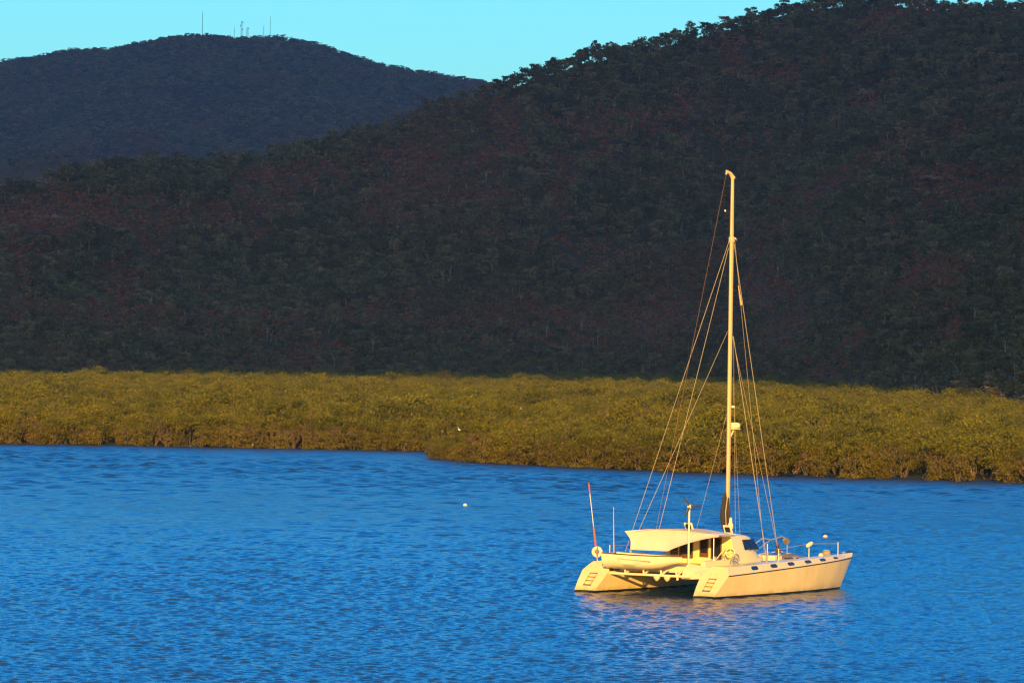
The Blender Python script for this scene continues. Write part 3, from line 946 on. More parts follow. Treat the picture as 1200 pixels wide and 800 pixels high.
# ------------------------------------------------------------------ radio masts on the far mountain
def radio_mast(px, top_y, bot_y, w, kind, label):
    a, t = direction(px, bot_y)
    y = 5590.0
    x = a * y
    z0 = float(far.z(x, y)) - 1
    tz = CAM_H + direction(px, top_y)[1] * y
    H = tz - z0
    r = empty('radio_mast', (x, y, z0))
    tag(r, label, 'radio mast', 'radio masts on the far mountain')
    b = MB()
    if kind == 'pole':
        b.tube([(0, 0, 0), (0, 0, H * 0.7), (0, 0, H)], [w * 0.5, w * 0.35, w * 0.18], 6)
        b.build('pole', M['grey'], r)
        c = MB()
        for k in range(3):
            c.tube([(-w * 1.1, 0, H * (0.72 + 0.09 * k)), (w * 1.1, 0, H * (0.72 + 0.09 * k))], 0.12, 5)
        c.build('antenna', M['grey'], r)
    else:
        hw = w / 2
        n = max(4, int(H / 3.2))
        def at(k): return hw * (1 - 0.45 * k / n), H * k / n
        for sx, sy in ((1, 1), (1, -1), (-1, -1), (-1, 1)):
            b.tube([(sx * at(0)[0], sy * at(0)[0], 0), (sx * at(n)[0], sy * at(n)[0], H)], 0.13, 5)
        for k in range(n):
            (w0, h0), (w1, h1) = at(k), at(k + 1)
            c0 = [(w0, w0), (w0, -w0), (-w0, -w0), (-w0, w0)]; c1 = [(w1, w1), (w1, -w1), (-w1, -w1), (-w1, w1)]
            for j in range(4):
                q = (j + 1) % 4
                b.tube([(*c0[j], h0), (*c1[q], h1)], 0.07, 4); b.tube([(*c1[j], h1), (*c1[q], h1)], 0.07, 4)
        b.build('lattice', M['grey'], r)
        for k, (f_, sgn) in enumerate([(0.95, 1), (0.78, -1), (0.6, 1)][:(3 if kind == 'tower' else 1)]):
            MB().lathe((sgn * hw * 1.3, -hw * 0.6, H * f_), [(0.1, 0.35), (0.5, 0.2), (0.7, 0.0), (0.62, -0.05), (0.1, 0.08)], (0, -1, 0.0), 14).build('dish', M['grey'], r)
radio_mast(237, 13, 37, 0.81, 'pole', 'tall thin radio mast standing alone, leftmost on the blue mountain')
radio_mast(274.5, 31, 42, 0.56, 'pole', 'short thin pole just left of the lattice tower on the blue mountain')
radio_mast(283, 25, 40, 2.3, 'tower', 'lattice radio tower with dishes on the middle of the mountain top')
radio_mast(289.8, 32.5, 40, 2.8, 'squat', 'short stout tower just right of the lattice tower')
radio_mast(309, 30, 40, 0.74, 'pole', 'shorter of the two thin masts at the right of the mountain top')
radio_mast(316.5, 19, 40, 0.68, 'pole', 'tall thin radio mast, rightmost on the blue mountain')

# ------------------------------------------------------------------ the catamaran.  Local axes: x to the bow, y to port, z up from the waterline
BO = on_water(842, 691)
BOAT_ROT = R(56)
boat = empty('catamaran', (BO.x, BO.y, 0), BOAT_ROT)
tag(boat, 'cream sailing catamaran at anchor on the blue water, sails furled and mast bare', 'catamaran')

def interp(x, xs, ys): return float(np.interp(x, xs, ys))
def x_at(s, z): return (-6.08 + 1.08 * z) * (1 - s) + (5.20 + 0.74 * z) * s
S_ = [0, 0.12, 0.3, 0.5, 0.7, 0.85, 0.94, 0.985, 1]
BG = [0.66, 0.69, 0.71, 0.71, 0.64, 0.47, 0.27, 0.13, 0.05]
BWL = [0.46, 0.50, 0.57, 0.57, 0.47, 0.29, 0.13, 0.05, 0.02]
def hull_pts(s):
    bg, bwl = interp(s, S_, BG), interp(s, S_, BWL)
    zg = 0.90 + 0.39 * s + 0.03 * s * s
    zd = 1.24 + 0.24 * s
    bdk = max(0.02, bg - 0.27)
    k = -0.45 * min(1, (1 - s) * 6 + 0.15)
    return dict(keel=(0, k), wl=(bwl, 0.0), mid=(bwl + (bg - bwl) * 0.62, zg * 0.5), g=(bg, zg), d=(bdk, zd))
def hull_mesh(cy):
    rings = []
    for i in range(41):
        s = i / 40
        p = hull_pts(s)
        half = [p['wl'], p['mid'], p['g'], p['d']]
        ring = [(x_at(s, 0) + (0.25 if s < 0.02 else 0), cy, p['keel'][1])]
        ring += [(x_at(s, z), cy - y, z) for y, z in half]
        ring += [(x_at(s, p['d'][1] + 0.03), cy, p['d'][1] + 0.03)]
        ring += [(x_at(s, z), cy + y, z) for y, z in reversed(half)]
        rings.append(ring)
    return MB().loft(rings)

def chamfer(s, t, side, cy, off=0.0):
    """point on the sloping band above the rub rail; t 0 = rub rail, 1 = deck edge"""
    p = hull_pts(s)
    y = p['g'][0] + (p['d'][0] - p['g'][0]) * t
    z = p['g'][1] + (p['d'][1] - p['g'][1]) * t
    nz = (p['g'][0] - p['d'][0]); ny = (p['d'][1] - p['g'][1]); L_ = math.hypot(ny, nz)
    y += off * ny / L_; z += off * nz / L_
    return Vector((x_at(s, z), cy + side * y, z))

for cy, out in ((-2.9, -1), (2.9, 1)):
    hull = hull_mesh(cy).build('hull', M['hull'], boat, smooth=28)
    hull['label'] = 'starboard hull, nearer the viewer' if out < 0 else 'port hull, behind the dinghy'
    rail = MB()
    for side in (-1, 1):
        rail.tube([chamfer(i / 30, 0.0, side, cy, 0.012) for i in range(31)], 0.024, 6)
    rail.build('rub_rail', M['dark'], hull, smooth=60)
    for xc in (-2.98, -1.5, -0.14, 1.28, 2.57, 3.86):
        s0 = (xc + 5.0) / 10.75
        ds = 0.0225 if xc < 3 else 0.018
        lo, hi = (0.36, 0.86) if xc < 3 else (0.40, 0.80)
        poly = [(-1, 0.25), (-0.7, 0), (0.7, 0), (1, 0.25), (1, 0.75), (0.7, 1), (-0.7, 1), (-1, 0.75)]
        a_ = [chamfer(s0 + ds * u - 0.008 * v, lo + (hi - lo) * v, out, cy, 0.012) for u, v in poly]
        b_ = [chamfer(s0 + ds * u - 0.008 * v, lo + (hi - lo) * v, out, cy, -0.02) for u, v in poly]
        w = MB(); w.add(a_ + b_, [tuple(range(8)), tuple(range(15, 7, -1))] + [(i, (i + 1) % 8, 8 + (i + 1) % 8, 8 + i) for i in range(8)])
        w.build('window', M['glass'], hull)
    # wooden boarding ladder let into the raked transom
    lad = MB()
    def tp(y, z, off=0.03): return Vector((-6.08 + 1.08 * z - off, cy + y, z))
    for y in (-0.17, 0.17):
        lad.tube([tp(y - 0.0, 0.30), tp(y, 0.80)], 0.008, 6)
    for z in (0.32, 0.48, 0.63, 0.78):
        q0, q1 = tp(-0.18, z), tp(0.18, z)
        lad.box(q0.x - 0.035, q0.x + 0.02, q0.y, q1.y, z - 0.013, z + 0.013)
    lad.build('boarding_ladder', M['wood'], hull)
    # cleats on deck
    cl = MB()
    for s in (0.12, 0.55, 0.93):
        zc = hull_pts(s)['d'][1] + 0.03
        xx = x_at(s, zc)
        cl.box(xx - 0.03, xx + 0.03, cy - 0.03, cy + 0.03, zc - 0.02, zc + 0.06).tube([(xx - 0.14, cy, zc + 0.07), (xx, cy, zc + 0.06), (xx + 0.14, cy, zc + 0.07)], 0.02, 6)
    cl.build('cleat', M['steel'], hull)
MB().lathe((-5.02, 2.25, 0.98), [(0.01, 0.05), (0.05, 0.03), (0.055, 0.0), (0.05, -0.2)], (-1, 0, 0.2), 12).build('exhaust_outlet', M['dark'], boat)

# bridgedeck and cockpit
def deck_ring(x, hw, z0, z1): return [(x, -hw, z0), (x, -hw, z1), (x, hw, z1), (x, hw, z0)]
MB().loft([deck_ring(-4.35, 2.35, 0.90, 1.16), deck_ring(-4.2, 2.35, 0.86, 1.18), deck_ring(1.8, 2.35, 0.80, 1.20), deck_ring(2.7, 2.35, 0.80, 1.22), deck_ring(2.9, 2.35, 1.0, 1.20)]).build('bridgedeck', M['cream'], boat, bevel=0.03)
# aft coaming stepping down to the starboard hull
co = MB()
co.loft([[(-4.95, -1.15, 0.70), (-4.7, -1.15, 1.12), (-4.35, -1.15, 1.34), (-4.3, -1.15, 0.70)],
         [(-4.95, -1.7, 0.70), (-4.75, -1.7, 0.95), (-4.35, -1.7, 1.26), (-4.3, -1.7, 0.70)],
         [(-4.95, -2.3, 0.74), (-4.8, -2.3, 0.90), (-4.35, -2.3, 1.18), (-4.3, -2.3, 0.74)]])
co.build('stern_coaming', M['cream'], boat, bevel=0.03)
co = MB()
co.box(-4.34, -1.64, -1.95, -1.72, 1.17, 1.44).box(-4.34, -1.64, 1.72, 1.95, 1.17, 1.50)
co.box(-4.34, -4.18, 0.3, 1.72, 1.17, 1.46)
co.build('cockpit_coaming', M['cream'], boat, bevel=0.04)
MB().box(-3.9, -2.0, 0.95, 1.70, 1.17, 1.38).build('cockpit_seat', M['cream'], boat, bevel=0.03)
MB().box(-3.9, -2.0, 0.98, 1.68, 1.383, 1.47).build('seat_cushion', M['navy'], boat, bevel=0.04)
MB().box(-2.5, -1.95, -1.5, -0.62, 1.17, 1.30).build('step', M['wood'], boat, bevel=0.02)

# cabin: loft of stations, nose rounded in plan
def cabin_ring(x, wb, wt, zr, nose):
    out = []
    prof = [(-1.0, 1.16), (-0.985, 1.45), (-0.90, 0.90), (-0.82, 0.965), (-0.68, 0.99), (-0.35, 1.0), (0.0, 1.0)]
    pts = [(-wb, 1.15), (-wb * 0.995, 1.42), (-wt - 0.03, zr - 0.17), (-wt + 0.03, zr - 0.07), (-wt * 0.82, zr - 0.02), (-wt * 0.45, zr + 0.03), (0, zr + 0.045)]
    full = pts + [(-y, z) for y, z in reversed(pts[:-1])]
    for y, z in full:
        out.append((x + nose * (1 - (y / wb) ** 2), y, z))
    return out
cab = MB()
cab.loft([cabin_ring(-1.58, 1.74, 1.52, 2.42, 0), cabin_ring(-0.9, 1.74, 1.50, 2.44, 0), cabin_ring(-0.3, 1.72, 1.46, 2.43, 0.12), cabin_ring(0.05, 1.70, 1.38, 2.36, 0.45),
          cabin_ring(0.40, 1.66, 1.22, 2.10, 0.75), cabin_ring(0.75, 1.60, 1.05, 1.72, 1.0), cabin_ring(1.0, 1.55, 0.95, 1.50, 1.05), cabin_ring(1.12, 1.5, 0.9, 1.36, 1.05)])
cabin = cab.build('cabin', M['cream'], boat, smooth=35)
# side windows follow the leaning side wall
def side_pt(x, v, sgn, off):
    yb, zb, yt, zt = 1.72, 1.45, 1.50, 2.26
    return Vector((x, sgn * (yb + (yt - yb) * v + off * 0.95), zb + (zt - zb) * v + off * 0.3))
for sgn in (-1, 1):
    for (xa, xb, xc, xd) in [(-0.62, -0.18, -0.28, -0.70), (-0.15, 0.52, 0.16, -0.25)]:
        w = MB()
        q = [(xa, 0.40), (xb, 0.38), (xc, 0.93), (xd, 0.92)]
        a_ = [side_pt(x_, v, sgn, 0.05) for x_, v in q]; b_ = [side_pt(x_, v, sgn, -0.03) for x_, v in q]
        w.add(a_ + b_, [(0, 1, 2, 3), (7, 6, 5, 4)] + [(i, (i + 1) % 4, 4 + (i + 1) % 4, 4 + i) for i in range(4)])
        w.build('window', M['glass'], cabin)
# front windows
for k in range(4):
    w = MB()
    y0, y1 = -1.05 + 0.54 * k, -1.05 + 0.54 * k + 0.48
    def fp(y, z):
        t = (2.36 - z) / (2.36 - 1.5)
        x_ = 0.05 + t * 0.95 + (0.45 + 0.6 * t) * (1 - (y / 1.68) ** 2)
        return Vector((x_ + 0.03, y, z + 0.03))
    q = [fp(y0, 1.75), fp(y1, 1.75), fp(y1 * 0.93, 2.18), fp(y0 * 0.93, 2.18)]
    w.prism(q, (-0.06, 0, -0.04))
    w.build('window', M['glass'], cabin)
# aft bulkhead with door and windows, let 4 cm into view
bk = MB().prism([(-1.62, -1.70, 1.17), (-1.62, 1.70, 1.17), (-1.62, 1.48, 2.36), (-1.62, -1.48, 2.36)], (0.035, 0, 0))
bulk = bk.build('bulkhead', M['bulkhead'], boat)
for (y0, y1, z0, z1, nm) in [(-1.06, -0.63, 1.36, 2.26, 'door'), (-0.41, -0.08, 1.50, 2.22, 'window'), (0.34, 0.92, 1.42, 2.16, 'window'), (1.08, 1.36, 1.55, 2.15, 'window')]:
    fr = MB()
    t = 0.045
    fr.box(-1.66, -1.615, y0 - t, y0, z0 - t, z1 + t).box(-1.66, -1.615, y1, y1 + t, z0 - t, z1 + t).box(-1.66, -1.615, y0, y1, z1, z1 + t).box(-1.66, -1.615, y0, y1, z0 - t, z0)
    f = fr.build('window_frame' if nm == 'window' else 'door_frame', M['wood'], boat)
    MB().box(-1.64, -1.618, y0, y1, z0, z1).build('pane', M['glass'], f)
    MB().box(-1.648, -1.642, y0 + 0.01, y1 - 0.01, z0, z0 + 0.13).build('sill_board', M['wood'], f)

# hard top over the forward cockpit, mounted on posts
MB().loft([[(-2.95 + 0.0, -1.62, 2.47), (-2.95, -1.62, 2.52), (-2.95, 0, 2.60), (-2.95, 1.62, 2.52), (-2.95, 1.62, 2.47), (-2.95, 0, 2.55)],
           [(-1.35, -1.62, 2.43), (-1.35, -1.62, 2.48), (-1.35, 0, 2.545), (-1.35, 1.62, 2.48), (-1.35, 1.62, 2.43), (-1.35, 0, 2.50)]]).build('hard_top', M['white'], boat, bevel=0.015)
# roof hatches, propped open
for hx, hy, hz in ((-1.9, 0.32, 2.56), (-0.62, -0.82, 2.46)):
    fr = MB()
    mm = Matrix.Translation((hx, hy, hz)) @ Matrix.Rotation(R(-28), 4, 'Y')
    def hb(x0, x1, y0, y1, z0, z1):
        t = MB().box(x0, x1, y0, y1, z0, z1)
        fr.add([mm @ Vector(p) for p in t.v], t.f)
    hb(0, 0.05, -0.2, 0.2, -0.06, 0.36); 
    f = fr.build('roof_hatch', M['white'], boat, bevel=0.02)
    t = MB().box(-0.012, 0.0 - 0.003, -0.125, 0.125, 0.04, 0.29); p = MB().add([mm @ Vector(q) for q in t.v], t.f)
    p.build('pane', M['glass'], f)

# awning: top sheet and the drop panel hanging along its after edge
def aw_top(u, v):
    """u 0..1 port->starboard, v 0..1 aft->forward"""
    y = 2.45 + (-2.2 - 2.45) * u
    z = 2.47 + 0.20 * math.sin(math.pi * min(1, u * 0.9 + 0.05)) - 0.02 * u
    return Vector((-3.62 + 0.10 * math.sin(math.pi * u) + v * 2.0 * (1 - 0.25 * abs(2 * u - 1)), y * (1 - 0.14 * v), z - 0.03 * v - 0.035 * math.sin(math.pi * v)))
def cloth(fn, nu, nv, th):
    P = [[fn(i / nu, j / nv) for j in range(nv + 1)] for i in range(nu + 1)]
    V, Fc = [], []
    for k in (0, 1):
        for i in range(nu + 1):
            for j in range(nv + 1):
                a_ = P[min(i + 1, nu)][j] - P[max(i - 1, 0)][j]; b_ = P[i][min(j + 1, nv)] - P[i][max(j - 1, 0)]
                nrm = a_.cross(b_).normalized()
                V.append(P[i][j] + nrm * (th * (0.5 - k)))
    n1, w = (nu + 1) * (nv + 1), nv + 1
    for i in range(nu):
        for j in range(nv):
            q = (i * w + j, (i + 1) * w + j, (i + 1) * w + j + 1, i * w + j + 1)
            Fc.append(q); Fc.append(tuple(n1 + t for t in reversed(q)))
    def strip(ids):
        for a_, b_ in zip(ids[:-1], ids[1:]): Fc.append((a_, b_, n1 + b_, n1 + a_))
    strip([i * w for i in range(nu + 1)]); strip([i * w + nv for i in range(nu + 1)]); strip(list(range(w))); strip([nu * w + j for j in range(w)])
    return MB().add(V, Fc)
awn = cloth(aw_top, 20, 8, 0.012).build('awning', M['canvas'], boat, smooth=40)
def aw_drop(u, v):
    t = aw_top(u, 0.0)
    # lower edge: level from port to the middle, then cut up to starboard
    zb = 1.74 if u < 0.46 else 1.74 + (t.z - 0.05 - 1.74) * ((u - 0.46) / 0.54) ** 0.9
    yb = t.y
    if u < 0.12: yb = t.y - 0.36 * (0.12 - u) / 0.12 * math.sin(min(1, v * 1.5) * math.pi / 2) * 1.0
    z = t.z + (zb - t.z) * v
    belly = 0.10 * math.sin(math.pi * v) * math.sin(math.pi * u) + 0.015 * math.sin(u * 19) * v
    return Vector((t.x - 0.01 - 0.10 * v + belly, yb, z))
cloth(aw_drop, 26, 10, 0.012).build('awning_drop', M['canvas'], boat, smooth=40)
ap = MB()
for y in (2.2, -1.85):
    ap.tube([(-3.5, y, 1.3), (-3.5, y, 2.47)], 0.018, 6)
ap.tube([(-3.6, 2.3, 2.46), (-3.55, 0.9, 2.64), (-3.55, -0.5, 2.64), (-3.6, -2.1, 2.5)], 0.016, 6)
ap.build('awning_frame', M['steel'], boat, smooth=50)
MB().tube([(-3.1, -1.72, 1.44), (-2.3, -1.72, 1.98)], 0.02, 6).tube([(-3.6, -0.9, 1.5), (-3.1, -1.72, 1.44)], 0.02, 6).build('grab_rail', M['white'], boat, smooth=50)

# stern crossbeam and davits
MB().tube([(-5.02, 2.42, 0.80), (-5.02, -1.65, 0.80)], 0.055, 10).build('stern_beam', M['white'], boat, smooth=50)
for y in (1.5, 0.6, -0.25, -1.0):
    MB().tube([(-5.02, y, 0.80), (-4.6, y, 0.98), (-4.3, y, 1.0)], 0.045, 8).tube([(-5.02, y, 0.84), (-5.05, y, 1.02)], 0.04, 6).build('davit', M['white'], boat, smooth=50)
for y in (-0.05, -0.55):
    MB().lathe((-5.02, y, 0.78), [(0.03, 0.0), (0.15, -0.02), (0.14, -0.09), (0.06, -0.2), (0.02, -0.22)], (0, 0, 1), 12).build('beam_fitting', M['cream'], boat, smooth=40)
MB().lathe((-5.02, -1.05, 0.76), [(0.02, 0.0), (0.06, -0.02), (0.05, -0.12)], (0, 0, 1), 10).build('beam_fitting', M['cream'], boat, smooth=40)

# bow: trampoline, crossbeam, stanchions, pulpit seats, anchor gear
def tramp(u, v): return Vector((2.85 + 2.15 * u, -2.5 + 5.0 * v, 1.20 - 0.10 * math.sin(math.pi * u) * math.sin(math.pi * v)))
cloth(tramp, 10, 14, 0.02).build('trampoline', M['net'], boat, smooth=40)
MB().tube([(5.05, -2.75, 1.25), (5.05, 2.75, 1.25)], 0.075, 10).build('bow_beam', M['alu'], boat, smooth=50)
MB().tube([(5.05, 0, 1.25), (5.05, 0.0, 1.55)], 0.05, 8).tube([(5.05, 0, 1.5), (5.05, 1.3, 1.28)], 0.02, 6).tube([(5.05, 0, 1.5), (5.05, -1.3, 1.28)], 0.02, 6).build('seagull_striker', M['alu'], boat, smooth=50)
def stanchion(x, y, z0, h, r=0.028):
    MB().tube([(x, y, z0), (x, y, z0 + h)], r, 8).lathe((x, y, z0), [(r * 2.2, 0), (r * 2.2, 0.03), (r, 0.05)], (0, 0, 1), 10).build('stanchion', M['steel'], boat, smooth=50)
for x_, y_, h_ in [(5.05, -2.9, 0.66), (3.05, -2.62, 0.70), (0.62, -2.55, 0.55), (0.45, -2.1, 0.75), (5.05, 2.9, 0.66), (3.2, 2.62, 0.7), (0.8, 2.6, 0.65), (-1.9, 2.7, 0.65), (-4.3, 2.75, 0.65)]:
    stanchion(x_, y_, 1.34 if x_ > 2 else 1.28, h_)
for sg, nodes in ((-1, [(5.05, 2.9, 1.94), (3.05, 2.62, 1.98), (0.62, 2.55, 1.80)]), (1, [(5.05, 2.9, 1.94), (3.2, 2.62, 1.98), (0.8, 2.6, 1.9), (-1.9, 2.7, 1.9), (-4.3, 2.75, 1.9)])):
    MB().tube([(x_, sg * y_, z_) for x_, y_, z_ in nodes], 0.007, 5).build('lifeline', M['wire'], boat, smooth=50)
# tubular rail ahead of the cabin
MB().tube([(0.55, -1.2, 1.5), (0.95, -1.25, 2.02), (1.4, -1.3, 2.2), (2.1, -1.3, 2.12), (2.9, -1.35, 2.24), (3.3, -1.35, 2.14), (3.45, -1.35, 1.9)], 0.026, 8).tube([(0.9, -1.2, 1.62), (2.0, -1.3, 2.10)], 0.02, 6).tube([(3.4, -1.35, 1.95), (3.45, -1.3, 1.25)], 0.02, 6).build('deck_rail', M['steel'], boat, smooth=50)
MB().loft([[(3.12, -1.39, 2.06), (3.2, -1.38, 2.17), (3.42, -1.39, 2.15), (3.55, -1.38, 2.0), (3.36, -1.4, 1.88)], [(3.1, -1.28, 2.06), (3.2, -1.27, 2.19), (3.45, -1.27, 2.15), (3.58, -1.28, 1.97), (3.36, -1.28, 1.86)]]).build('canvas_bag', M['net'], boat, smooth=40)
# low deck locker and folded cover before the cabin
MB().box(1.9, 2.55, -1.6, 0.4, 1.20, 1.46).build('deck_locker', M['cream'], boat, bevel=0.04)
def folded(u, v): return Vector((2.7 + 1.7 * u, -2.1 + 1.6 * v, 1.24 + 0.22 * math.sin(math.pi * u) ** 0.6 * math.sin(math.pi * v) ** 0.6 + 0.03 * math.sin(u * 17) * math.sin(v * 9)))
cloth(folded, 18, 12, 0.02).build('folded_sail', M['net'], boat, smooth=50)
MB().lathe((-0.65, -2.78, 1.305), [(0.30, 0.0), (0.30, 0.03), (0.25, 0.05)], (0, 0, 1), 18).build('deck_hatch', M['dark'], boat, smooth=40)
MB().box(1.15, 1.85, -2.85, -2.5, 1.36, 1.43).build('deck_hatch', M['dark'], boat, bevel=0.02)
MB().tube([(5.2, 0.15, 1.33), (5.65, 0.15, 1.25)], 0.05, 8).build('anchor_roller', M['steel'], boat, smooth=50)
MB().lathe((3.9, -2.72, 1.38), [(0.10, 0), (0.11, 0.10), (0.07, 0.16), (0.02, 0.18)], (0, 0, 1), 12).build('deck_vent', M['cream'], boat, smooth=50)
# mast with its fittings
mast_base = Vector((0.65, 0, 2.40))
MAST_TOP = Vector((0.62, 0, 17.55))
def mast_at(z): return mast_base.lerp(MAST_TOP, (z - 2.4) / (17.55 - 2.4))
rings = []
for z in (2.40, 6, 10, 14.2, 14.9, 16.5, 17.55):
    c = mast_at(z)
    k = 1.0 if z < 14 else 1.0 - 0.26 * (z - 14) / 3.5
    rings.append([c + Vector((math.cos(t) * 0.115 * k, math.sin(t) * 0.080 * k, 0)) for t in [2 * math.pi * j / 16 for j in range(16)]])
mast = MB().loft(rings).build('mast', M['alu'], boat, smooth=50)
MB().tube([MAST_TOP + Vector((0.05, 0, -0.10)), MAST_TOP + Vector((-0.12, 0.06, 0.12)), MAST_TOP + Vector((-0.34, 0.10, 0.19)), MAST_TOP + Vector((-0.36, 0.10, 0.05))], [0.11, 0.075, 0.06, 0.04], 10).build('mast_crane', M['alu'], mast, smooth=50)
MB().lathe(mast_at(14.85), [(0.115, -0.12), (0.135, -0.08), (0.135, 0.08), (0.11, 0.12)], (0, 0, 1), 14).tube([mast_at(14.85) + Vector((0.1, -0.1, 0.05)), mast_at(14.85) + Vector((0.28, -0.05, 0.0))], 0.05, 8).build('hounds_band', M['alu'], mast, smooth=50)
# radar on its bracket
rz_ = 6.85
rb = MB().tube([mast_at(rz_ - 0.35) + Vector((0.12, -0.02, 0)), mast_at(rz_) + Vector((0.36, -0.05, -0.02))], 0.035, 6).box(0.72, 1.22, -0.22, 0.14, rz_ - 0.05, rz_ - 0.005)
bracket = rb.build('radar_bracket', M['cream'], mast)
MB().lathe((1.04, -0.05, rz_), [(0.20, 0.0), (0.235, 0.04), (0.235, 0.16), (0.18, 0.23), (0.02, 0.25)], (0, 0, 1), 18).build('radar_dome', M['cream'], bracket, smooth=40)
MB().lathe(mast_at(7.75) + Vector((0.22, -0.06, 0)), [(0.02, -0.06), (0.08, -0.03), (0.08, 0.04), (0.02, 0.06)], (0, 0, 1), 10).tube([mast_at(7.75), mast_at(7.75) + Vector((0.2, -0.05, 0))], 0.03, 6).build('deck_light', M['white'], mast, smooth=40)
MB().lathe(mast_at(2.75) + Vector((-0.08, -0.20, 0)), [(0.04, -0.22), (0.11, -0.14), (0.12, 0.02), (0.07, 0.10), (0.06, 0.28), (0.02, 0.32)], (0, 0, 1), 14).build('mast_winch', M['white'], mast, smooth=40)
# furled dark sail bundled against the lower mast
rr = []
gg = np.random.default_rng(3)
for z, w, off in [(2.46, 0.05, 0.10), (2.6, 0.09, 0.12), (2.85, 0.13, 0.13), (3.05, 0.165, 0.13), (3.25, 0.15, 0.11), (3.45, 0.155, 0.12), (3.65, 0.12, 0.10), (3.85, 0.11, 0.09), (4.0, 0.07, 0.10), (4.15, 0.03, 0.10)]:
    c = mast_at(z) + Vector((-off * 0.75, 0.06, 0))
    rr.append([c + Vector((math.cos(t) * w * 1.15 * (1 + 0.28 * math.sin(6 * t + z)) * gg.uniform(0.93, 1.07), math.sin(t) * w * 1.15 * (1 + 0.28 * math.sin(6 * t + z)), 0.0)) for t in [2 * math.pi * j / 36 for j in range(36)]])
MB().loft(rr).build('furled_sail', M['sail'], mast, smooth=30)
MB().tube([mast_at(3.95) + Vector((-0.2, -0.1, 0)), mast_at(3.3) + Vector((-0.34, -0.10, 0)), mast_at(2.6) + Vector((-0.2, -0.06, 0))], 0.022, 6).build('sail_tie', M['rope'], mast, smooth=50)

# standing rigging, one child per wire
def wire(name, p0, p1, r=0.014, m='wire', sag=0.0):
    p0, p1 = Vector(p0), Vector(p1)
    r *= 0.68
    pts = [p0.lerp(p1, t) - Vector((0, 0, sag * 4 * t * (1 - t))) for t in (0, 0.25, 0.5, 0.75, 1)]
    return MB().tube(pts, r, 6).build(name, M[m], boat, smooth=60)
H1 = mast_at(14.8)
H2 = mast_at(10.75)
stay_foot = (4.98, 0, 1.30)
wire('forestay', H1 + Vector((0.16, 0, 0)), stay_foot, 0.020)
wire('inner_forestay', H2 + Vector((0.14, -0.02, 0)), (4.85, -0.1, 1.32), 0.014)
MB().lathe((4.9, 0, 1.62), [(0.03, -0.25), (0.11, -0.18), (0.12, -0.05), (0.06, 0.0), (0.06, 0.30), (0.03, 0.34)], (-0.30, 0, 1), 12).build('furling_drum', M['wood'], boat, smooth=40)
MB().tube([H1.lerp(Vector(stay_foot), 0.14), H1.lerp(Vector(stay_foot), 0.20)], [0.02, 0.05], 8).build('stay_fitting', M['alu'], boat, smooth=50)
wire('shroud', H1 + Vector((0.05, -0.12, 0)), (-1.45, -3.12, 1.36), 0.010)
wire('shroud', H2 + Vector((0.05, -0.12, 0)), (-1.30, -3.12, 1.36), 0.020)
wire('shroud', H1 + Vector((-0.05, 0.12, -0.3)), (-0.35, 3.1, 1.36), 0.016)
wire('backstay', H1 + Vector((-0.12, 0.05, 0)), (-3.0, 2.9, 1.34), 0.016)
wire('backstay', H2 + Vector((-0.14, 0.05, 0.2)), (-2.65, 2.95, 1.34), 0.014)
wire('lazy_jack', mast_at(7.6) + Vector((-0.12, 0, 0)), (-2.5, -0.38, 2.62), 0.009)
wire('topping_lift', MAST_TOP + Vector((-0.36, 0.10, 0.08)), (-3.45, 1.0, 2.66), 0.009, 'redrope')
wire('halyard', H2 + Vector((0.16, -0.06, 0)), (0.95, -0.22, 2.4), 0.010, 'rope')
wire('halyard', mast_at(9.0) + Vector((0.16, -0.06, 0)), (1.2, -0.3, 2.3), 0.009, 'rope')
MB().tube([(-1.30, -3.12, 1.30), (-1.22, -3.10, 1.75)], 0.035, 6).build('turnbuckle', M['steel'], boat, smooth=50)
MB().lathe(MAST_TOP.lerp(Vector((-3.45, 1.0, 2.66)), 0.10), [(0.01, -0.05), (0.035, -0.03), (0.035, 0.03), (0.01, 0.05)], (0, 0, 1), 10).build('block', M['white'], boat, smooth=40)

# wind generator on its pole
wg = MB().tube([(-4.42, -1.2, 1.30), (-4.42, -1.2, 3.60)], 0.04, 8).lathe((-4.42, -1.2, 3.66), [(0.03, -0.20), (0.085, -0.12), (0.10, 0.05), (0.06, 0.14), (0.02, 0.17)], (-0.75, -0.6, 0.1), 14).build('wind_generator', M['white'], boat, smooth=40)
ax = Vector((-0.75, -0.6, 0.1)).normalized()
up = Vector((0, 0, 1)); side = ax.cross(up).normalized(); up2 = side.cross(ax).normalized()
for k, an in enumerate((R(125), R(5), R(245))):
    rd_ = side * -math.cos(an) + up2 * math.sin(an)
    tn = ax.cross(rd_).normalized()
    hubp = Vector((-4.42, -1.2, 3.66)) + ax * 0.14
    b_ = MB()
    rings = []
    for t, w in ((0.03, 0.025), (0.10, 0.05), (0.30, 0.036), (0.52, 0.014)):
        c = hubp + rd_ * t
        rings.append([c - tn * w, c + ax * 0.012, c + tn * w, c - ax * 0.012])
    b_.loft(rings).build('blade', M['dark'], wg)

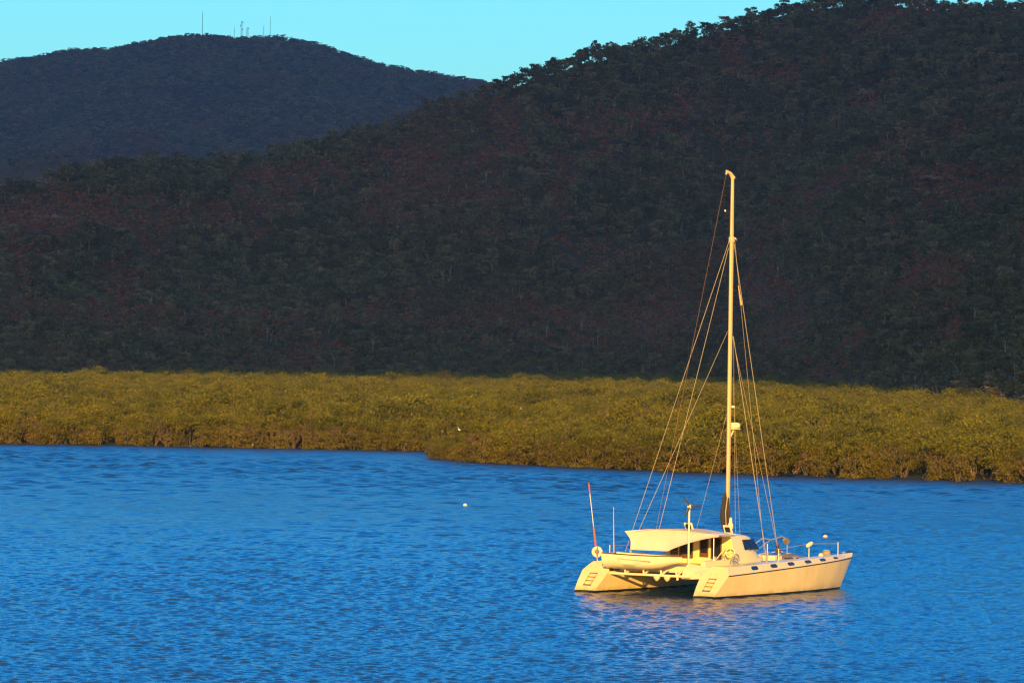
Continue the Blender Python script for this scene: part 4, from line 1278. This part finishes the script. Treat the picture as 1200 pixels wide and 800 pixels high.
# helm, winches, whip antenna
MB().torus((-2.05, -1.78, 1.72), 0.19, 0.03, (-1, -0.3, 0.1), 20, 8).tube([(-2.05, -1.78, 1.54), (-2.05, -1.78, 1.90)], 0.016, 6).tube([(-2.1, -1.6, 1.72), (-2.0, -1.96, 1.72)], 0.016, 6).tube([(-2.05, -1.78, 1.72), (-1.8, -1.78, 1.66)], 0.03, 6).box(-1.95, -1.72, -1.9, -1.66, 1.44, 1.68).build('steering_wheel', M['cream'], boat, smooth=40)
for x_, y_ in ((-2.7, -1.84), (-3.4, -1.84), (-3.0, 1.84)):
    MB().lathe((x_, y_, 1.45), [(0.09, 0), (0.09, 0.03), (0.06, 0.08), (0.075, 0.15), (0.03, 0.16)], (0, 0, 1), 14).build('winch', M['steel'], boat, smooth=40)
MB().tube([(-4.0, 2.72, 1.30), (-4.05, 2.72, 2.2), (-4.1, 2.72, 3.52)], [0.035, 0.022, 0.014], 8).build('whip_antenna', M['steel'], boat, smooth=50)
MB().tube([(-4.9, 2.35, 1.28), (-4.9, 2.35, 1.62), (-4.3, 2.35, 1.66), (-4.3, 2.35, 1.3)], 0.02, 6).build('stern_rail', M['steel'], boat, smooth=50)

# ------------------------------------------------------------------ things carried by the boat (own top-level objects)
def b2w(p):
    return boat.matrix_basis @ Vector(p)
BM = Matrix.Translation((BO.x, BO.y, 0)) @ Matrix.Rotation(BOAT_ROT, 4, 'Z')
def carried(name, p, label, cat):
    w = BM @ Vector(p)
    o = empty(name, w, BOAT_ROT)
    return tag(o, label, cat)

# dinghy slung across the stern: local y runs from its bow (starboard) to its transom (port)
dg = carried('dinghy', (-5.1, 0.45, 0.97), 'cream dinghy slung across the stern between the two hulls', 'dinghy')
dg.scale = (1.0, 1.0, 1.16)
rings, inner = [], []
for i in range(25):
    t = i / 24                      # 0 transom (port) .. 1 bow (starboard)
    y = 1.80 - 3.55 * t
    w = 0.60 * (1 - max(0, (t - 0.35) / 0.65) ** 2.2) + 0.02
    zk = 0.03 + 0.40 * max(0, (t - 0.45) / 0.55) ** 2.2
    zg = 0.60 - 0.10 * t + 0.06 * t * t
    zc = zk + (zg - zk) * 0.28
    prof = [(-w, zg), (-w * 0.985, zg - (zg - zc) * 0.35), (-w * 0.90, zc + 0.05), (-w * 0.6, zk + 0.06), (0, zk), (w * 0.6, zk + 0.06), (w * 0.90, zc + 0.05), (w * 0.985, zg - (zg - zc) * 0.35), (w, zg),
            (w * 0.9, zg - 0.005), (w * 0.8, zg - 0.28 * (1 - t * 0.6)), (0, zg - 0.36 * (1 - t * 0.6)), (-w * 0.8, zg - 0.28 * (1 - t * 0.6)), (-w * 0.9, zg - 0.005)]
    rings.append([(x_, y, z_) for x_, z_ in prof])
MB().loft(rings).build('body', M['white'], dg, smooth=38)
gun = MB()
for sg in (-1, 1):
    gun.tube([((0.60 * (1 - max(0, (i / 24 - 0.35) / 0.65) ** 2.2) + 0.02) * sg, 1.80 - 3.55 * i / 24, 0.60 - 0.10 * i / 24 + 0.06 * (i / 24) ** 2) for i in range(25)], 0.024, 6)
gun.build('gunwale', M['wood'], dg, smooth=50)
MB().tube([(-0.62, 1.0, 0.42), (-0.61, -0.6, 0.36)], 0.012, 5).build('grab_line', M['rope'], dg, smooth=50)
MB().box(-0.42, 0.42, 1.805, 1.84, 0.10, 0.56).build('transom_board', M['cream'], dg, bevel=0.01)
MB().box(-0.5, 0.5, 0.5, 0.75, 0.50, 0.535).build('seat', M['wood'], dg)

db = carried('danbuoy', (-5.0, 2.9, 1.24), 'tall man-overboard pole with orange ends at the port stern, leaning left', 'danbuoy pole')
pol = [Vector((0, 0, 0)), Vector((-0.22, 0.36, 3.3))]
def pp(t): return pol[0].lerp(pol[1], t)
MB().tube([pp(0), pp(0.5), pp(1)], 0.016, 8).build('pole', M['white'], db, smooth=50)
MB().tube([pp(0.14), pp(0.20), pp(0.42), pp(0.45)], [0.03, 0.045, 0.038, 0.025], 8).build('float', M['orange'], db, smooth=50)
MB().tube([pp(0.86), pp(0.93), pp(1.0)], [0.024, 0.034, 0.036], 8).build('flag', M['orange'], db, smooth=50)
MB().tube([pp(0.99), pp(1.02)], [0.04, 0.015], 8).build('light', M['dark'], db, smooth=50)

lb = carried('lifebuoy', (-5.12, 2.85, 1.66), 'cream horseshoe lifebuoy hung on the orange pole at the port stern', 'lifebuoy')
MB().torus((0, 0, 0), 0.16, 0.075, (-0.75, -0.6, 0.05), 22, 10).build('ring', M['white'], lb, smooth=50)
MB().tube([(-0.06, -0.05, 0.20), (-0.07, -0.06, 0.0), (-0.06, -0.05, -0.18)], [0.03, 0.05, 0.035], 8).build('strap', M['orange'], lb, smooth=50)

gb = carried('gear_bundle', (-3.9, 2.45, 1.30), 'dark navy covered bundle on the port stern beside the whip antenna', 'gear bundle')
MB().loft([[(-0.26, -0.24, 0), (0.26, -0.24, 0), (0.28, 0.24, 0), (-0.26, 0.24, 0)], [(-0.30, -0.28, 0.14), (0.28, -0.27, 0.15), (0.29, 0.26, 0.14), (-0.29, 0.27, 0.15)], [(-0.24, -0.25, 0.30), (0.26, -0.22, 0.28), (0.24, 0.2, 0.27), (-0.22, 0.18, 0.31)], [(-0.1, -0.1, 0.34), (0.1, -0.1, 0.33), (0.1, 0.1, 0.32), (-0.1, 0.1, 0.34)]]).build('cover', M['navy'], gb, smooth=50)
MB().tube([(-0.3, -0.28, 0.12), (0.28, -0.28, 0.12)], 0.012, 5).build('cord', M['rope'], gb)

rc = carried('rope_coil', (-2.55, -2.35, 1.30), 'tangle of dark coiled rope beside the steering wheel', 'rope')
gg = np.random.default_rng(8)
c_ = MB()
for k in range(5):
    c_.torus((gg.uniform(-0.12, 0.12), gg.uniform(-0.15, 0.15), 0.10 + 0.05 * k), gg.uniform(0.08, 0.14), 0.014, (gg.uniform(-1, -0.5), gg.uniform(-0.8, 0.3), gg.uniform(0.1, 0.6)), 18, 6)
o = c_.build('rope', M['grey'], rc, smooth=50)

fb = carried('fender', (2.95, -2.72, 2.02), 'cream fender tied to the stanchion near the starboard bow', 'fender')
MB().lathe((-0.02, 0, -0.06), [(0.02, -0.24), (0.07, -0.20), (0.09, -0.1), (0.09, 0.10), (0.065, 0.18), (0.02, 0.21)], (0.9, -0.1, 0.35), 14).build('body', M['cream'], fb, smooth=50)
MB().tube([(0.2, 0, 0.02), (0.12, 0.1, -0.04)], 0.012, 5).build('lashing', M['rope'], fb)

ro = carried('rope_coil', (4.55, -2.6, 1.44), 'brown coiled mooring rope on the starboard bow', 'rope')
c_ = MB()
for k in range(4): c_.torus((0.02 * k, 0.02 * (k % 2), 0.03 + 0.05 * k), 0.17 - 0.01 * k, 0.028, (0.05 * k, 0.05, 1), 20, 6)
c_.build('rope', M['rope'], ro, smooth=50)

# ------------------------------------------------------------------ floats and birds
def buoy(px, py, s, label, cat='buoy'):
    p = on_water(px, py)
    r = empty('mooring_buoy', (p.x, p.y, 0.02)); r.scale = (s, s, s)
    tag(r, label, cat)
    MB().lathe((0, 0, 0), [(0.03, -0.14), (0.13, -0.10), (0.19, 0.0), (0.18, 0.08), (0.10, 0.16), (0.03, 0.18)], (0, 0, 1), 18).build('float', M['bird'], r, smooth=50)
    MB().lathe((0, 0, 0), [(0.192, -0.035), (0.197, 0.0), (0.192, 0.03)], (0, 0, 1), 18).build('band', M['orange'], r, smooth=50)
    MB().torus((0, 0, 0.21), 0.035, 0.010, (1, 0, 0), 12, 6).build('eye', M['steel'], r, smooth=50)
buoy(545, 592.5, 0.75, 'small white and orange buoy floating alone in mid channel left of the boat')
buoy(967, 629.5, 0.7, 'small white float on the water just beyond the catamaran\'s bow')

def egret(p, label, s=1.0, rz=0.0):
    r = empty('egret', p, rz); r.scale = (s, s, s)
    tag(r, label, 'egret', 'white egrets on the mangrove shore')
    prof = [((-0.30, 0, 0.42), 0.015), ((-0.22, 0, 0.45), 0.05), ((-0.08, 0, 0.50), 0.105), ((0.08, 0, 0.55), 0.10), ((0.17, 0, 0.62), 0.055), ((0.17, 0, 0.72), 0.030), ((0.13, 0, 0.80), 0.026), ((0.17, 0, 0.88), 0.026), ((0.23, 0, 0.905), 0.034), ((0.28, 0, 0.90), 0.015)]
    MB().tube([q[0] for q in prof], [q[1] for q in prof], 10).build('body', M['bird'], r, smooth=60)
    MB().tube([(0.27, 0, 0.90), (0.38, 0, 0.885)], [0.013, 0.003], 6).build('beak', M['beak'], r)
    for y in (-0.04, 0.04):
        MB().tube([(0.0, y, 0.45), (0.02, y, 0.22), (0.0, y, 0.0), (0.07, y, -0.01)], 0.009, 5).build('leg', M['dark'], r)
for px, py, lab in [(9, 519.5, 'white egret at the water\'s edge near the left side of the picture'), (297, 524.5, 'white egret at the water\'s edge left of the point')]:
    p = on_water(px, py)
    egret((p.x, p.y - 0.4, 0.0), lab, 0.6, 0.6)
for px, py, lab in [(538, 502, 'white egret perched on the mangroves just above the point'), (611, 478, 'white egret perched on the mangrove canopy further inland')]:
    p = on_water(px, py, 3.6)
    egret((p.x, p.y, 3.2), lab, 0.6, 2.4)
